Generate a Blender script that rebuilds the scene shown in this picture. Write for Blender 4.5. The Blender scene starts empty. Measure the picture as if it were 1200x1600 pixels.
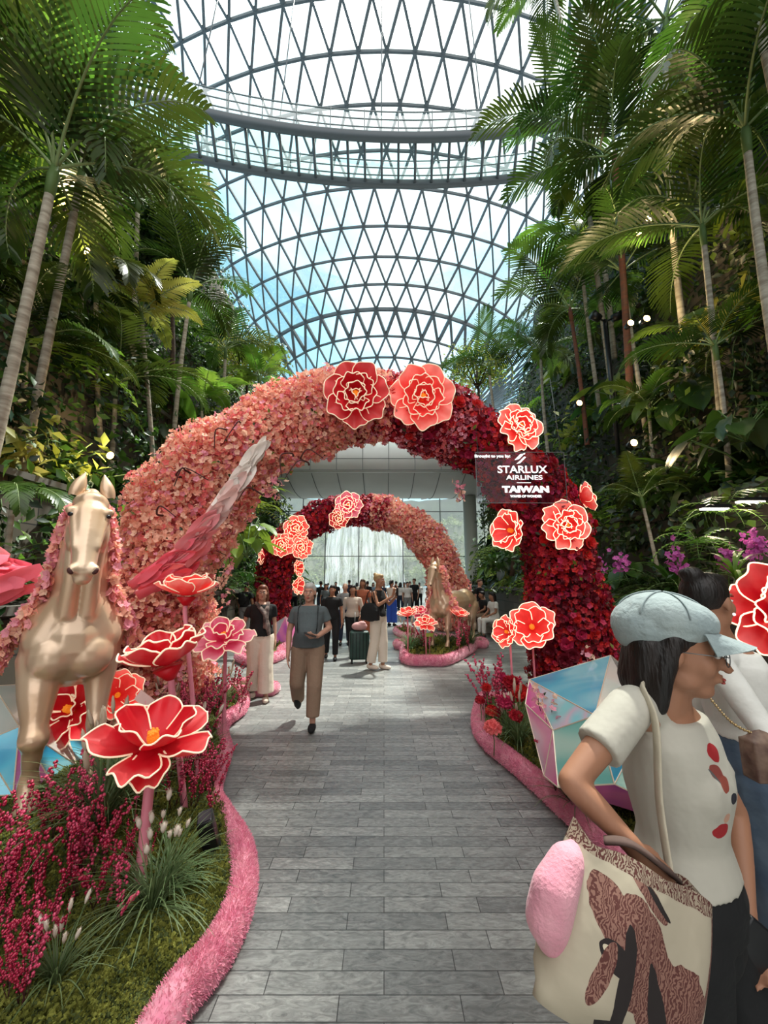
import bpy, math, random
import numpy as np
from mathutils import Vector, Matrix, Euler, noise
from math import sin, cos, pi, radians as R

# ---------------------------------------------------------------- camera
SC = bpy.context.scene
COL = SC.collection
CAMH = 1.7
FPX = 620.0                    # focal length in pixels of the 1200x1600 frame
TILT = math.atan(105/620)
cam_d = bpy.data.cameras.new('camera')
cam_d.sensor_fit = 'VERTICAL'; cam_d.sensor_height = 32.0; cam_d.lens = FPX/1600*32.0
cam_d.clip_start = 0.05; cam_d.clip_end = 500
cam = bpy.data.objects.new('camera', cam_d); COL.objects.link(cam)
cam.location = (0, 0, CAMH); cam.rotation_euler = (pi/2+TILT, 0, 0)
SC.camera = cam
# ---------------------------------------------------------------- sky, sun, exposure
SC.view_settings.view_transform = 'Standard'; SC.view_settings.look = 'None'
SC.view_settings.gamma = 1.0; SC.view_settings.use_curve_mapping = False
SC.view_settings.exposure = 0.72
W = bpy.data.worlds.new('sky'); SC.world = W; W.use_nodes = True
nt = W.node_tree; nt.nodes.clear()
wo = nt.nodes.new('ShaderNodeOutputWorld'); bg = nt.nodes.new('ShaderNodeBackground')
tc = nt.nodes.new('ShaderNodeTexCoord'); mp = nt.nodes.new('ShaderNodeMapping')
mp.inputs['Scale'].default_value = (1.2, 1.2, 2.2); mp.inputs['Location'].default_value = (0.35, 0.1, 0.2)
nz = nt.nodes.new('ShaderNodeTexNoise'); nz.inputs['Scale'].default_value = 1.6; nz.inputs['Detail'].default_value = 6
sx = nt.nodes.new('ShaderNodeVectorMath'); sx.operation = 'DOT_PRODUCT'; sx.inputs[1].default_value = (0.42, -0.25, 0.32)
ad = nt.nodes.new('ShaderNodeMath'); ad.operation = 'ADD'
rp = nt.nodes.new('ShaderNodeValToRGB')
rp.color_ramp.elements[0].position = 0.42; rp.color_ramp.elements[0].color = (0.30, 0.60, 0.78, 1)
rp.color_ramp.elements[1].position = 0.66; rp.color_ramp.elements[1].color = (0.97, 0.98, 0.96, 1)
L = nt.links.new
L(tc.outputs['Generated'], mp.inputs[0]); L(mp.outputs[0], nz.inputs['Vector']); L(tc.outputs['Generated'], sx.inputs[0])
L(nz.outputs['Fac'], ad.inputs[0]); L(sx.outputs['Value'], ad.inputs[1]); L(ad.outputs[0], rp.inputs[0])
L(rp.outputs[0], bg.inputs[0]); bg.inputs[1].default_value = 1.45; L(bg.outputs[0], wo.inputs[0])
sun_d = bpy.data.lights.new('sun', 'SUN'); sun_d.energy = 7.0; sun_d.angle = R(2.5); sun_d.color = (1, 0.95, 0.86)
sun = bpy.data.objects.new('sun', sun_d); COL.objects.link(sun); sun.location = (10, 10, 30)
sun.rotation_euler = Vector((0.25, 0.30, 0.87)).to_track_quat('Z', 'Y').to_euler()

# ---------------------------------------------------------------- helpers
def P(px, py, d):
    """world point seen at pixel (px,py) of the 1200x1600 frame, d metres in front"""
    u = (800-py)/FPX; x = (px-600)/FPX
    Y = cos(TILT)-u*sin(TILT); Z = sin(TILT)+u*cos(TILT); k = d/Y
    return Vector((x*k, d, CAMH+Z*k))
def G(px, py, z=0.0):
    u = (800-py)/FPX; x = (px-600)/FPX
    Y = cos(TILT)-u*sin(TILT); Z = sin(TILT)+u*cos(TILT); k = (z-CAMH)/Z
    return Vector((x*k, Y*k, z))
def tag(o, label=None, cat=None, group=None, kind=None):
    if label: o['label'] = label
    if cat: o['category'] = cat
    if group: o['group'] = group
    if kind: o['kind'] = kind
    return o
def thing(name, label, cat, loc=(0, 0, 0), rz=0.0, group=None, scale=1.0, kind=None, rot=None):
    o = bpy.data.objects.new(name, None); COL.objects.link(o); o.empty_display_size = 0.1
    o.location = loc; o.rotation_euler = rot if rot is not None else (0, 0, rz); o.scale = (scale,)*3
    return tag(o, label, cat, group, kind)
def link(name, me, parent=None, loc=(0, 0, 0), rot=(0, 0, 0), scale=1.0):
    o = bpy.data.objects.new(name, me); COL.objects.link(o); o.parent = parent
    o.location = loc; o.rotation_euler = rot
    o.scale = scale if isinstance(scale, tuple) else (scale,)*3
    return o
def copy_tree(o, kids, parent=None, **kw):
    c = o.copy(); COL.objects.link(c); c.parent = parent
    for ch in kids.get(o.name, []): copy_tree(ch, kids, c)
    return c
def kidmap(root):
    m = {}
    def rec(o):
        m[o.name] = list(o.children)
        for c in o.children: rec(c)
    rec(root); return m
def clone(root, kids, loc, rot=None, scale=None, label=None, group=None):
    c = copy_tree(root, kids); c.location = loc
    if rot is not None: c.rotation_euler = rot
    if scale is not None: c.scale = (scale,)*3
    if label: c['label'] = label
    if group: c['group'] = group
    return c
def np_mesh(name, V, F, mats, mi=None, smooth=True):
    V = np.asarray(V, dtype=np.float32).reshape(-1, 3); F = np.asarray(F, dtype=np.int32)
    me = bpy.data.meshes.new(name); n, k = F.shape
    me.vertices.add(len(V)); me.vertices.foreach_set('co', V.ravel())
    me.loops.add(n*k); me.loops.foreach_set('vertex_index', F.ravel())
    me.polygons.add(n); me.polygons.foreach_set('loop_start', np.arange(0, n*k, k, dtype=np.int32))
    if mi is not None: me.polygons.foreach_set('material_index', np.asarray(mi, dtype=np.int32))
    me.polygons.foreach_set('use_smooth', np.full(n, smooth))
    me.update(calc_edges=True)
    for m in (mats if isinstance(mats, (list, tuple)) else [mats]): me.materials.append(m)
    return me
class MB:
    def __init__(s): s.v = []; s.f = []; s.m = []; s.cur = 0
    def face(s, idx): s.f.append(tuple(idx)); s.m.append(s.cur)
    def add(s, vs, fs):
        b = len(s.v); s.v.extend([tuple(v) for v in vs])
        for f in fs: s.face([b+i for i in f])
    def box(s, c, d, rz=0.0, M=None):
        x, y, z = d[0]/2, d[1]/2, d[2]/2
        vs = [Vector((a*x, b*y, e*z)) for e in (-1, 1) for b in (-1, 1) for a in (-1, 1)]
        if M is not None: vs = [M @ v for v in vs]
        elif rz: vs = [Matrix.Rotation(rz, 3, 'Z') @ v for v in vs]
        vs = [v+Vector(c) for v in vs]
        s.add(vs, [(0, 2, 3, 1), (4, 5, 7, 6), (0, 1, 5, 4), (2, 6, 7, 3), (0, 4, 6, 2), (1, 3, 7, 5)])
    def beam(s, a, b, w, h):
        a = Vector(a); b = Vector(b); t = (b-a); l = t.length
        if l < 1e-6: return
        t /= l; q = t.to_track_quat('Z', 'Y').to_matrix()
        s.box((a+b)/2, (w, h, l), M=q)
    def tube(s, pts, rad, n=8, cap=True, closed=False, flat=1.0):
        pts = [Vector(p) for p in pts]; k = len(pts)
        if not isinstance(rad, (list, tuple)): rad = [rad]*k
        b = len(s.v); up = None
        for i, p in enumerate(pts):
            if closed: t = pts[(i+1) % k]-pts[i-1]
            else: t = pts[min(i+1, k-1)]-pts[max(i-1, 0)]
            t = t.normalized() if t.length > 1e-9 else Vector((0, 0, 1))
            if up is None:
                up = Vector((0, 0, 1)) if abs(t.z) < 0.9 else Vector((1, 0, 0))
            x = t.cross(up)
            if x.length < 1e-6: x = t.cross(Vector((0, 1, 0)))
            x.normalize(); y = x.cross(t).normalized(); up = y
            if closed: up = Vector((0, 0, 1))
            for j in range(n):
                a = 2*pi*j/n; s.v.append(tuple(p+x*cos(a)*rad[i]+y*sin(a)*rad[i]*flat))
        for i in range(k if closed else k-1):
            for j in range(n):
                i2 = (i+1) % k
                s.face((b+i*n+j, b+i*n+(j+1) % n, b+i2*n+(j+1) % n, b+i2*n+j))
        if cap and not closed:
            s.face([b+j for j in range(n)][::-1]); s.face([b+(k-1)*n+j for j in range(n)])
    def ell(s, c, r, M=None, nu=14, nv=9):
        b = len(s.v); c = Vector(c)
        if not isinstance(r, (tuple, list)): r = (r, r, r)
        def pt(x, y, z):
            v = Vector((x*r[0], y*r[1], z*r[2])); return tuple(c+(M @ v if M is not None else v))
        s.v.append(pt(0, 0, -1))
        for i in range(1, nv):
            t = -pi/2+pi*i/nv
            for j in range(nu): a = 2*pi*j/nu; s.v.append(pt(cos(t)*cos(a), cos(t)*sin(a), sin(t)))
        s.v.append(pt(0, 0, 1)); top = len(s.v)-1
        for j in range(nu):
            s.face((b, b+1+(j+1) % nu, b+1+j)); o = b+1+(nv-2)*nu; s.face((o+j, o+(j+1) % nu, top))
        for i in range(nv-2):
            for j in range(nu):
                o = b+1+i*nu; s.face((o+j, o+(j+1) % nu, o+nu+(j+1) % nu, o+nu+j))
    def cap(s, a, ra, c, rc, n=12):
        """tapered capsule"""
        a = Vector(a); c = Vector(c)
        s.ell(a, ra, nu=n, nv=8); s.ell(c, rc, nu=n, nv=8)
        if (c-a).length > 1e-5: s.tube([a, c], [ra, rc], n)
    def chain(s, pr, n=12):
        for (a, ra), (c, rc) in zip(pr[:-1], pr[1:]): s.cap(a, ra, c, rc, n)
    def fr(s, a, ra, c, rc, flat=1.0, n=16):
        """frustum with flat ends"""
        s.tube([a, c], [ra, rc], n, flat=flat)
    def loft(s, rings, cap=True):
        """rings: list of (centre, rx, ry) horizontal ellipses or callables"""
        n = 24; b = len(s.v)
        for (c, rx, ry) in rings:
            for j in range(n):
                a = 2*pi*j/n; s.v.append((c[0]+cos(a)*rx, c[1]+sin(a)*ry, c[2]))
        for i in range(len(rings)-1):
            for j in range(n): s.face((b+i*n+j, b+i*n+(j+1) % n, b+(i+1)*n+(j+1) % n, b+(i+1)*n+j))
        if cap:
            s.face([b+j for j in range(n)][::-1]); s.face([b+(len(rings)-1)*n+j for j in range(n)])
    def grid(s, rows):
        b = len(s.v); w = len(rows[0])
        for r in rows: s.v.extend([tuple(p) for p in r])
        for i in range(len(rows)-1):
            for j in range(w-1): s.face((b+i*w+j, b+i*w+j+1, b+(i+1)*w+j+1, b+(i+1)*w+j))
    def mesh(s, name, mats, smooth=True):
        me = bpy.data.meshes.new(name); me.from_pydata(s.v, [], s.f)
        for m in (mats if isinstance(mats, (list, tuple)) else [mats]): me.materials.append(m)
        me.polygons.foreach_set('material_index', s.m); me.polygons.foreach_set('use_smooth', [smooth]*len(s.f))
        me.update(); return me
    def build(s, name, mats, parent=None, smooth=True, loc=(0, 0, 0), rot=(0, 0, 0)):
        return link(name, s.mesh(name, mats, smooth), parent, loc, rot)
TMP = bpy.data.scenes.new('scratch')
def bake(o, keep=None):
    """evaluate modifiers of an unlinked object in the scratch scene -> mesh"""
    TMP.collection.objects.link(o); vl = TMP.view_layers[0]; vl.update()
    dg = vl.depsgraph; dg.update()
    me = bpy.data.meshes.new_from_object(o.evaluated_get(dg)); TMP.collection.objects.unlink(o)
    d = o.data; bpy.data.objects.remove(o)
    return me
def blob(mb, name, m, parent=None, vox=0.02, sm=6, loc=(0, 0, 0), rot=(0, 0, 0), fac=0.5, disp=None):
    """union of overlapping shapes grown into one continuous smooth surface"""
    me = bpy.data.meshes.new('t'); me.from_pydata(mb.v, [], mb.f); me.update()
    o = bpy.data.objects.new('t', me)
    r = o.modifiers.new('r', 'REMESH'); r.mode = 'VOXEL'; r.voxel_size = vox; r.adaptivity = 0
    if sm:
        k = o.modifiers.new('s', 'SMOOTH'); k.iterations = sm; k.factor = fac
    me2 = bake(o); me2.name = name
    if disp is not None:
        n = len(me2.vertices); co = np.empty(n*3, np.float32); me2.vertices.foreach_get('co', co); co = co.reshape(-1, 3)
        no = np.empty(n*3, np.float32); me2.vertices.foreach_get('normal', no); no = no.reshape(-1, 3)
        d = np.array([disp(Vector(c)) for c in co]); me2.vertices.foreach_set('co', (co+no*d[:, None]).ravel())
    me2.materials.clear()
    for mm in (m if isinstance(m, (list, tuple)) else [m]): me2.materials.append(mm)
    me2.polygons.foreach_set('use_smooth', [True]*len(me2.polygons)); me2.update()
    return link(name, me2, parent, loc, rot)
def bmesh_from(mb, name, m, parent=None, bev=0.0, sub=0, **k):
    me = mb.mesh('t', m, True); o = bpy.data.objects.new('t', me)
    if bev: b = o.modifiers.new('b', 'BEVEL'); b.width = bev; b.segments = 2; b.limit_method = 'ANGLE'
    if sub: q = o.modifiers.new('u', 'SUBSURF'); q.levels = sub; q.render_levels = sub
    me2 = bake(o); me2.name = name; return link(name, me2, parent, **k)

# ---------------------------------------------------------------- materials
def petal_mat(name, c0, c1, c2, em, x1=.5):
    m = mat(name, c1, .4); n = m.node_tree; l = n.links.new; b = n.nodes['Principled BSDF']; t = n.nodes.new('ShaderNodeTexCoord'); s = n.nodes.new('ShaderNodeSeparateXYZ')
    z = n.nodes.new('ShaderNodeTexNoise'); z.inputs['Scale'].default_value = 9; l(t.outputs['Object'], z.inputs['Vector'])
    a = n.nodes.new('ShaderNodeMath'); a.operation = 'MULTIPLY_ADD'; a.inputs[1].default_value = .18; r = n.nodes.new('ShaderNodeValToRGB'); e = r.color_ramp.elements
    l(t.outputs['Object'], s.inputs[0]); l(z.outputs['Fac'], a.inputs[0]); l(s.outputs['X'], a.inputs[2]); l(a.outputs[0], r.inputs[0])
    e[0].color = (*c0, 1); e[0].position = .10; e[1].color = (*c2, 1); e[1].position = x1+.08; q = e.new(.34); q.color = (*c1, 1)
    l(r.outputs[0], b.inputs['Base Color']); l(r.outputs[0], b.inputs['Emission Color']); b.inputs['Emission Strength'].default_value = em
    tr = n.nodes.new('ShaderNodeBsdfTranslucent'); mx = n.nodes.new('ShaderNodeMixShader'); mx.inputs[0].default_value = .25; l(r.outputs[0], tr.inputs[0])
    l(b.outputs[0], mx.inputs[1]); l(tr.outputs[0], mx.inputs[2]); l(mx.outputs[0], n.nodes['Material Output'].inputs[0]); return m
def mat(name, col, rough=0.6, metal=0.0, col2=None, nscale=8.0, bump=0.0, emit=None, es=0.0, transl=0.0,
        coat=0.0, rnd=0.0, spec=0.4, sheen=0.0, ndetail=3.0, stretch=None, bscale=None, bdist=0.01, ramp=(0.35, 0.65)):
    m = bpy.data.materials.new(name); m.use_nodes = True; n = m.node_tree; l = n.links.new
    b = n.nodes['Principled BSDF']; out = n.nodes['Material Output']
    b.inputs['Roughness'].default_value = rough; b.inputs['Metallic'].default_value = metal
    b.inputs['Specular IOR Level'].default_value = spec
    b.inputs['Coat Weight'].default_value = coat; b.inputs['Sheen Weight'].default_value = sheen
    c = (*col, 1); b.inputs['Base Color'].default_value = c; src = None
    t = n.nodes.new('ShaderNodeTexCoord'); vec = t.outputs['Object']
    if stretch:
        mpn = n.nodes.new('ShaderNodeMapping'); mpn.inputs['Scale'].default_value = stretch; l(vec, mpn.inputs[0]); vec = mpn.outputs[0]
    if col2 is not None:
        z = n.nodes.new('ShaderNodeTexNoise'); z.inputs['Scale'].default_value = nscale; z.inputs['Detail'].default_value = ndetail
        l(vec, z.inputs['Vector'])
        r = n.nodes.new('ShaderNodeValToRGB'); r.color_ramp.elements[0].color = c; r.color_ramp.elements[1].color = (*col2, 1)
        r.color_ramp.elements[0].position = ramp[0]; r.color_ramp.elements[1].position = ramp[1]
        l(z.outputs['Fac'], r.inputs[0]); src = r.outputs[0]
    if rnd:
        oi = n.nodes.new('ShaderNodeObjectInfo'); hs = n.nodes.new('ShaderNodeHueSaturation')
        mr = n.nodes.new('ShaderNodeMapRange'); mr.inputs[3].default_value = 1-rnd; mr.inputs[4].default_value = 1+rnd
        l(oi.outputs['Random'], mr.inputs[0]); l(mr.outputs[0], hs.inputs['Value'])
        mh = n.nodes.new('ShaderNodeMapRange'); mh.inputs[3].default_value = 0.5-0.03; mh.inputs[4].default_value = 0.5+0.03
        l(oi.outputs['Random'], mh.inputs[0]); l(mh.outputs[0], hs.inputs['Hue'])
        if src is None: hs.inputs['Color'].default_value = c
        else: l(src, hs.inputs['Color'])
        src = hs.outputs[0]
    if src is not None: l(src, b.inputs['Base Color'])
    if emit is not None:
        b.inputs['Emission Color'].default_value = (*emit, 1); b.inputs['Emission Strength'].default_value = es
    if bump:
        z2 = n.nodes.new('ShaderNodeTexNoise'); z2.inputs['Scale'].default_value = bscale or nscale*3; z2.inputs['Detail'].default_value = 4
        l(vec, z2.inputs['Vector']); bp = n.nodes.new('ShaderNodeBump'); bp.inputs['Strength'].default_value = bump
        bp.inputs['Distance'].default_value = bdist
        l(z2.outputs['Fac'], bp.inputs['Height']); l(bp.outputs[0], b.inputs['Normal'])
    if transl:
        tr = n.nodes.new('ShaderNodeBsdfTranslucent'); mx = n.nodes.new('ShaderNodeMixShader'); mx.inputs[0].default_value = transl
        if src is not None: l(src, tr.inputs[0])
        else: tr.inputs[0].default_value = c
        l(b.outputs[0], mx.inputs[1]); l(tr.outputs[0], mx.inputs[2]); l(mx.outputs[0], out.inputs[0])
    return m
def glassy(name, col=(0.9, 0.98, 0.97), refl=0.08, rough=0.02, alpha=None):
    m = bpy.data.materials.new(name); m.use_nodes = True; n = m.node_tree; n.nodes.clear(); l = n.links.new
    o = n.nodes.new('ShaderNodeOutputMaterial'); t = n.nodes.new('ShaderNodeBsdfTransparent'); g = n.nodes.new('ShaderNodeBsdfGlossy')
    x = n.nodes.new('ShaderNodeMixShader'); fr = n.nodes.new('ShaderNodeFresnel'); fr.inputs[0].default_value = 1.45
    t.inputs[0].default_value = (*col, 1); g.inputs['Roughness'].default_value = rough; g.inputs[0].default_value = (.9, .95, .95, 1)
    mm = n.nodes.new('ShaderNodeMath'); mm.operation = 'MULTIPLY'; mm.inputs[1].default_value = refl*8
    l(fr.outputs[0], mm.inputs[0]); l(mm.outputs[0], x.inputs[0]); l(t.outputs[0], x.inputs[1]); l(g.outputs[0], x.inputs[2]); l(x.outputs[0], o.inputs[0])
    return m
M = {}
M['leaf'] = mat('leaf_green', (0.020, 0.050, 0.008), 0.38, col2=(0.070, 0.13, 0.016), nscale=1.2, transl=0.35, rnd=0.5, spec=0.55)
M['leaf_dark'] = mat('leaf_dark', (0.007, 0.020, 0.006), 0.38, col2=(0.025, 0.055, 0.012), nscale=1.0, transl=0.25, rnd=0.4, spec=0.5)
M['leaf_bright'] = mat('leaf_bright', (0.10, 0.21, 0.02), 0.40, col2=(0.22, 0.34, 0.04), nscale=1.5, transl=0.45, rnd=0.3, spec=0.5)
M['leaf_yellow'] = mat('leaf_yellow', (0.33, 0.38, 0.05), 0.5, col2=(0.5, 0.5, 0.1), nscale=1.5, transl=0.45, rnd=0.2)
M['palm'] = mat('palm_leaflet', (0.015, 0.038, 0.007), 0.30, col2=(0.062, 0.105, 0.014), nscale=0.8, transl=0.4, rnd=0.4, spec=0.6)
M['rachis'] = mat('palm_rachis', (0.22, 0.30, 0.12), 0.5)
M['trunk_pale'] = mat('trunk_pale', (0.48, 0.43, 0.35), 0.8, col2=(0.26, 0.22, 0.17), nscale=3, stretch=(1, 1, 6), bump=0.5)
M['trunk_red'] = mat('trunk_red', (0.22, 0.07, 0.035), 0.7, col2=(0.12, 0.06, 0.04), nscale=3, stretch=(1, 1, 5), bump=0.5)
M['bark'] = mat('bark', (0.09, 0.055, 0.035), 0.85, col2=(0.04, 0.025, 0.02), nscale=8, bump=0.5)
M['soil'] = mat('soil', (0.018, 0.022, 0.012), 0.95, col2=(0.04, 0.045, 0.02), nscale=2, bump=0.8)
M['pink1'] = mat('blossom_peach', (0.92, 0.36, 0.26), 0.7, transl=0.3, col2=(0.95, 0.52, 0.38), nscale=2)
M['pink2'] = mat('blossom_pale', (0.96, 0.62, 0.46), 0.7, transl=0.3)
M['pink3'] = mat('blossom_rose', (0.88, 0.20, 0.20), 0.7, transl=0.3)
M['pink4'] = mat('blossom_cool_pink', (0.84, 0.33, 0.42), 0.7, transl=0.3)
M['red1'] = mat('petal_crimson', (0.42, 0.008, 0.022), 0.6, transl=0.15)
M['red2'] = mat('petal_dark_red', (0.17, 0.006, 0.02), 0.6, transl=0.15)
M['red3'] = mat('petal_magenta', (0.50, 0.022, 0.09), 0.6, transl=0.2)
M['red4'] = mat('petal_scarlet', (0.62, 0.02, 0.02), 0.55, transl=0.2)
M['berry'] = mat('berry_magenta', (0.42, 0.012, 0.055), 0.25, spec=0.6, coat=0.3)
M['berry2'] = mat('berry_pink', (0.60, 0.05, 0.13), 0.3, spec=0.6, coat=0.3)
M['stem'] = mat('dark_stem', (0.07, 0.02, 0.018), 0.7)
M['green_stem'] = mat('green_stem', (0.10, 0.17, 0.05), 0.6)
M['grass'] = mat('grass_blade', (0.08, 0.15, 0.05), 0.5, col2=(0.24, 0.34, 0.16), nscale=5, transl=0.3, rnd=0.3)
M['plume'] = mat('grass_plume', (0.62, 0.50, 0.38), 0.9, transl=0.2)
M['bunny'] = mat('bunny_tail', (0.80, 0.70, 0.60), 0.9, transl=0.2)
M['moss'] = mat('moss', (0.11, 0.12, 0.015), 0.9, col2=(0.30, 0.30, 0.06), nscale=9, transl=0.2, bump=1.0)
M['moss_dk'] = mat('moss_dark', (0.045, 0.06, 0.015), 0.95, col2=(0.09, 0.11, 0.03), nscale=9)
M['fuzz'] = mat('pink_fuzz', (0.74, 0.20, 0.32), 0.9, col2=(0.84, 0.34, 0.44), nscale=14, sheen=0.6, transl=0.1)
M['pstem'] = mat('pink_painted_stem', (0.80, 0.26, 0.34), 0.45)
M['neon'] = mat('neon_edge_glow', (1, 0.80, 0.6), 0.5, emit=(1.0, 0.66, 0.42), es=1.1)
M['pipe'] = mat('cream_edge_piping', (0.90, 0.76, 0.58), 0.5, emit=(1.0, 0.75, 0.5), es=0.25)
M['lred'] = mat('lantern_red', (0.72, 0.02, 0.03), 0.4, col2=(0.85, 0.10, 0.09), nscale=2.5, transl=0.25, emit=(0.9, 0.03, 0.03), es=0.12)
M['lcoral'] = mat('lantern_coral', (0.86, 0.16, 0.16), 0.45, col2=(0.92, 0.34, 0.28), nscale=3, transl=0.3, emit=(1, 0.22, 0.14), es=0.30)
M['lpink'] = mat('lantern_pink', (0.86, 0.22, 0.36), 0.4, col2=(0.90, 0.42, 0.50), nscale=4, transl=0.3, emit=(1, 0.2, 0.3), es=0.10)
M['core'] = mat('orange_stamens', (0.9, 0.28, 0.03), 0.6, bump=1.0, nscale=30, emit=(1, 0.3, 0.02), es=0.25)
M['gold'] = mat('champagne_gold', (0.62, 0.40, 0.25), 0.33, metal=0.42, col2=(0.72, 0.53, 0.38), nscale=2.2, coat=0.4, spec=0.6)
M['black'] = mat('black_gloss', (0.01, 0.01, 0.012), 0.35)
M['fw1'] = mat('feather_deep_pink', (0.88, 0.17, 0.24), 0.6, transl=0.25, sheen=0.3)
M['fw2'] = mat('feather_pink', (0.92, 0.36, 0.39), 0.6, transl=0.25, sheen=0.3)
M['fw3'] = mat('feather_blush', (0.92, 0.66, 0.62), 0.6, transl=0.25, sheen=0.3)
M['fw4'] = mat('feather_white', (0.93, 0.84, 0.78), 0.6, transl=0.25, sheen=0.3)
M['steel'] = mat('roof_steel', (0.075, 0.08, 0.085), 0.5, metal=0.3)
M['steel_dk'] = mat('bridge_steel', (0.075, 0.08, 0.085), 0.5, metal=0.2)
M['glass'] = glassy('roof_glass', (0.90, 0.98, 0.98), 0.06)
M['glass_g'] = glassy('bridge_glass', (0.80, 0.92, 0.90), 0.03)
M['acrylic'] = glassy('acrylic', (0.90, 0.90, 0.94), 0.03)
M['clear'] = glassy('clear_glass', (0.985, 0.99, 0.985), 0.03)
M['panel'] = mat('soffit_panel', (0.50, 0.51, 0.49), 0.5, col2=(0.56, 0.57, 0.55), nscale=0.6)
M['joint'] = mat('panel_joint', (0.12, 0.13, 0.13), 0.7)
M['column'] = mat('column_paint', (0.42, 0.44, 0.38), 0.6)
M['white'] = mat('white_paint', (0.82, 0.82, 0.80), 0.5)
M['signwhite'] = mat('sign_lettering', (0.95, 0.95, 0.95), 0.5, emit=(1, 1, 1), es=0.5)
M['rail'] = mat('rail_metal', (0.16, 0.17, 0.17), 0.4, metal=0.6)
M['lamp'] = mat('lamp_glow', (1, 0.85, 0.5), 0.4, emit=(1.0, 0.62, 0.18), es=9)
M['lampw'] = mat('downlight_glow', (1, 0.95, 0.85), 0.4, emit=(1.0, 0.88, 0.66), es=9)
M['lred'] = petal_mat('lantern_red', (.50, .004, .012), (.66, .012, .025), (.80, .13, .13), .10)
M['lcoral'] = petal_mat('lantern_coral', (.62, .012, .015), (.80, .07, .06), (.92, .36, .30), .22)
M['lpink'] = petal_mat('lantern_pink', (.70, .02, .10), (.82, .13, .26), (.92, .42, .50), .08)
HAZE = 0.0065
# ---------------------------------------------------------------- floor
def floor_mat():
    m = bpy.data.materials.new('slate_paving'); m.use_nodes = True; n = m.node_tree; l = n.links.new
    b = n.nodes['Principled BSDF']; t = n.nodes.new('ShaderNodeTexCoord')
    br = n.nodes.new('ShaderNodeTexBrick'); br.offset = 0.37; br.offset_frequency = 2; br.squash = 1.0
    br.inputs['Scale'].default_value = 1.0; br.inputs['Brick Width'].default_value = 0.50; br.inputs['Row Height'].default_value = 0.103
    br.inputs['Mortar Size'].default_value = 0.0024; br.inputs['Mortar Smooth'].default_value = 0.1; br.inputs['Bias'].default_value = -0.1
    br.inputs['Color1'].default_value = (0.15, 0.153, 0.152, 1); br.inputs['Color2'].default_value = (0.27, 0.27, 0.262, 1)
    br.inputs['Mortar'].default_value = (0.035, 0.036, 0.036, 1)
    l(t.outputs['Object'], br.inputs['Vector'])
    mp = n.nodes.new('ShaderNodeMapping'); mp.inputs['Scale'].default_value = (7, 22, 1); mp.inputs['Rotation'].default_value = (0, 0, .35); l(t.outputs['Object'], mp.inputs[0])
    z = n.nodes.new('ShaderNodeTexNoise'); z.inputs['Scale'].default_value = 1.6; z.inputs['Detail'].default_value = 9; z.inputs['Roughness'].default_value = .68; z.inputs['Distortion'].default_value = 1.6
    l(mp.outputs[0], z.inputs['Vector'])
    r = n.nodes.new('ShaderNodeValToRGB'); r.color_ramp.elements[0].color = (.50, .50, .50, 1); r.color_ramp.elements[1].color = (1.6, 1.6, 1.56, 1)
    r.color_ramp.elements[0].position = .32; r.color_ramp.elements[1].position = .70
    l(z.outputs['Fac'], r.inputs[0])
    mx = n.nodes.new('ShaderNodeMix'); mx.data_type = 'RGBA'; mx.blend_type = 'MULTIPLY'; mx.inputs[0].default_value = 1
    l(br.outputs['Color'], mx.inputs[6]); l(r.outputs[0], mx.inputs[7]); l(mx.outputs[2], b.inputs['Base Color'])
    mr = n.nodes.new('ShaderNodeMapRange'); mr.inputs[3].default_value = .26; mr.inputs[4].default_value = .60
    l(z.outputs['Fac'], mr.inputs[0]); l(mr.outputs[0], b.inputs['Roughness'])
    bp = n.nodes.new('ShaderNodeBump'); bp.inputs['Strength'].default_value = .35; bp.inputs['Distance'].default_value = .006
    am = n.nodes.new('ShaderNodeMath'); am.operation = 'SUBTRACT'; l(z.outputs['Fac'], am.inputs[0]); l(br.outputs['Fac'], am.inputs[1])
    l(am.outputs[0], bp.inputs['Height']); l(bp.outputs[0], b.inputs['Normal']); b.inputs['Specular IOR Level'].default_value = .55
    return m
mb = MB(); mb.box((0, 38, -0.1), (60, 100, 0.2)); tag(mb.build('floor', floor_mat(), smooth=False), kind='structure')

# ---------------------------------------------------------------- gridshell roof: rings around the oculus axis, triangulated
AX = 90.0
prof = [(2, 56.0), (6, 55.9), (10, 55.7), (14, 55.5), (18, 55.2), (21.5, 54.8), (24.5, 54.4)]   # (distance in front on the centre line, height)
for py, yy in ((-10, 27.6), (80, 31), (163, 34.6), (235, 38.4), (292, 42.2), (353, 46.6), (401, 51), (444, 55.8), (483, 60.3), (525, 65), (558, 68.3), (588, 71)):
    prof.append((yy, P(600, py, yy).z))
prof += [(73, 36.5), (74.5, 32), (75.5, 27), (76, 22)]
JR = 21
def node(i, j):
    y, z = prof[i]; r = AX-y; stp = 2.75+.55*min(1, max(0, (y-28)/30))
    a = (j+0.5*(i % 2)+.1)*stp/r
    a = max(-2.6, min(2.6, a))
    return Vector((r*sin(a), AX-r*cos(a), z))
st = MB(); gl = MB()
for i in range(len(prof)):
    w = 0.25 if i < 14 else 0.28
    if i == 15: w = .45
    for j in range(-JR, JR+1):
        a = node(i, j)
        if abs((j+.6)*3.3/(AX-prof[i][0])) > 2.3: continue
        if j < JR: st.beam(a, node(i, j+1), w*.8, w*1.3)
        if i+1 < len(prof):
            lo, hi = (j, j-1) if i % 2 == 0 else (j+1, j)
            st.beam(a, node(i+1, lo), w, w*1.2); st.beam(a, node(i+1, hi), w, w*1.2)
for i in range(len(prof)):
    for j in range(-JR, JR+1): gl.v.append(tuple(node(i, j)))
nw = 2*JR+1
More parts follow.
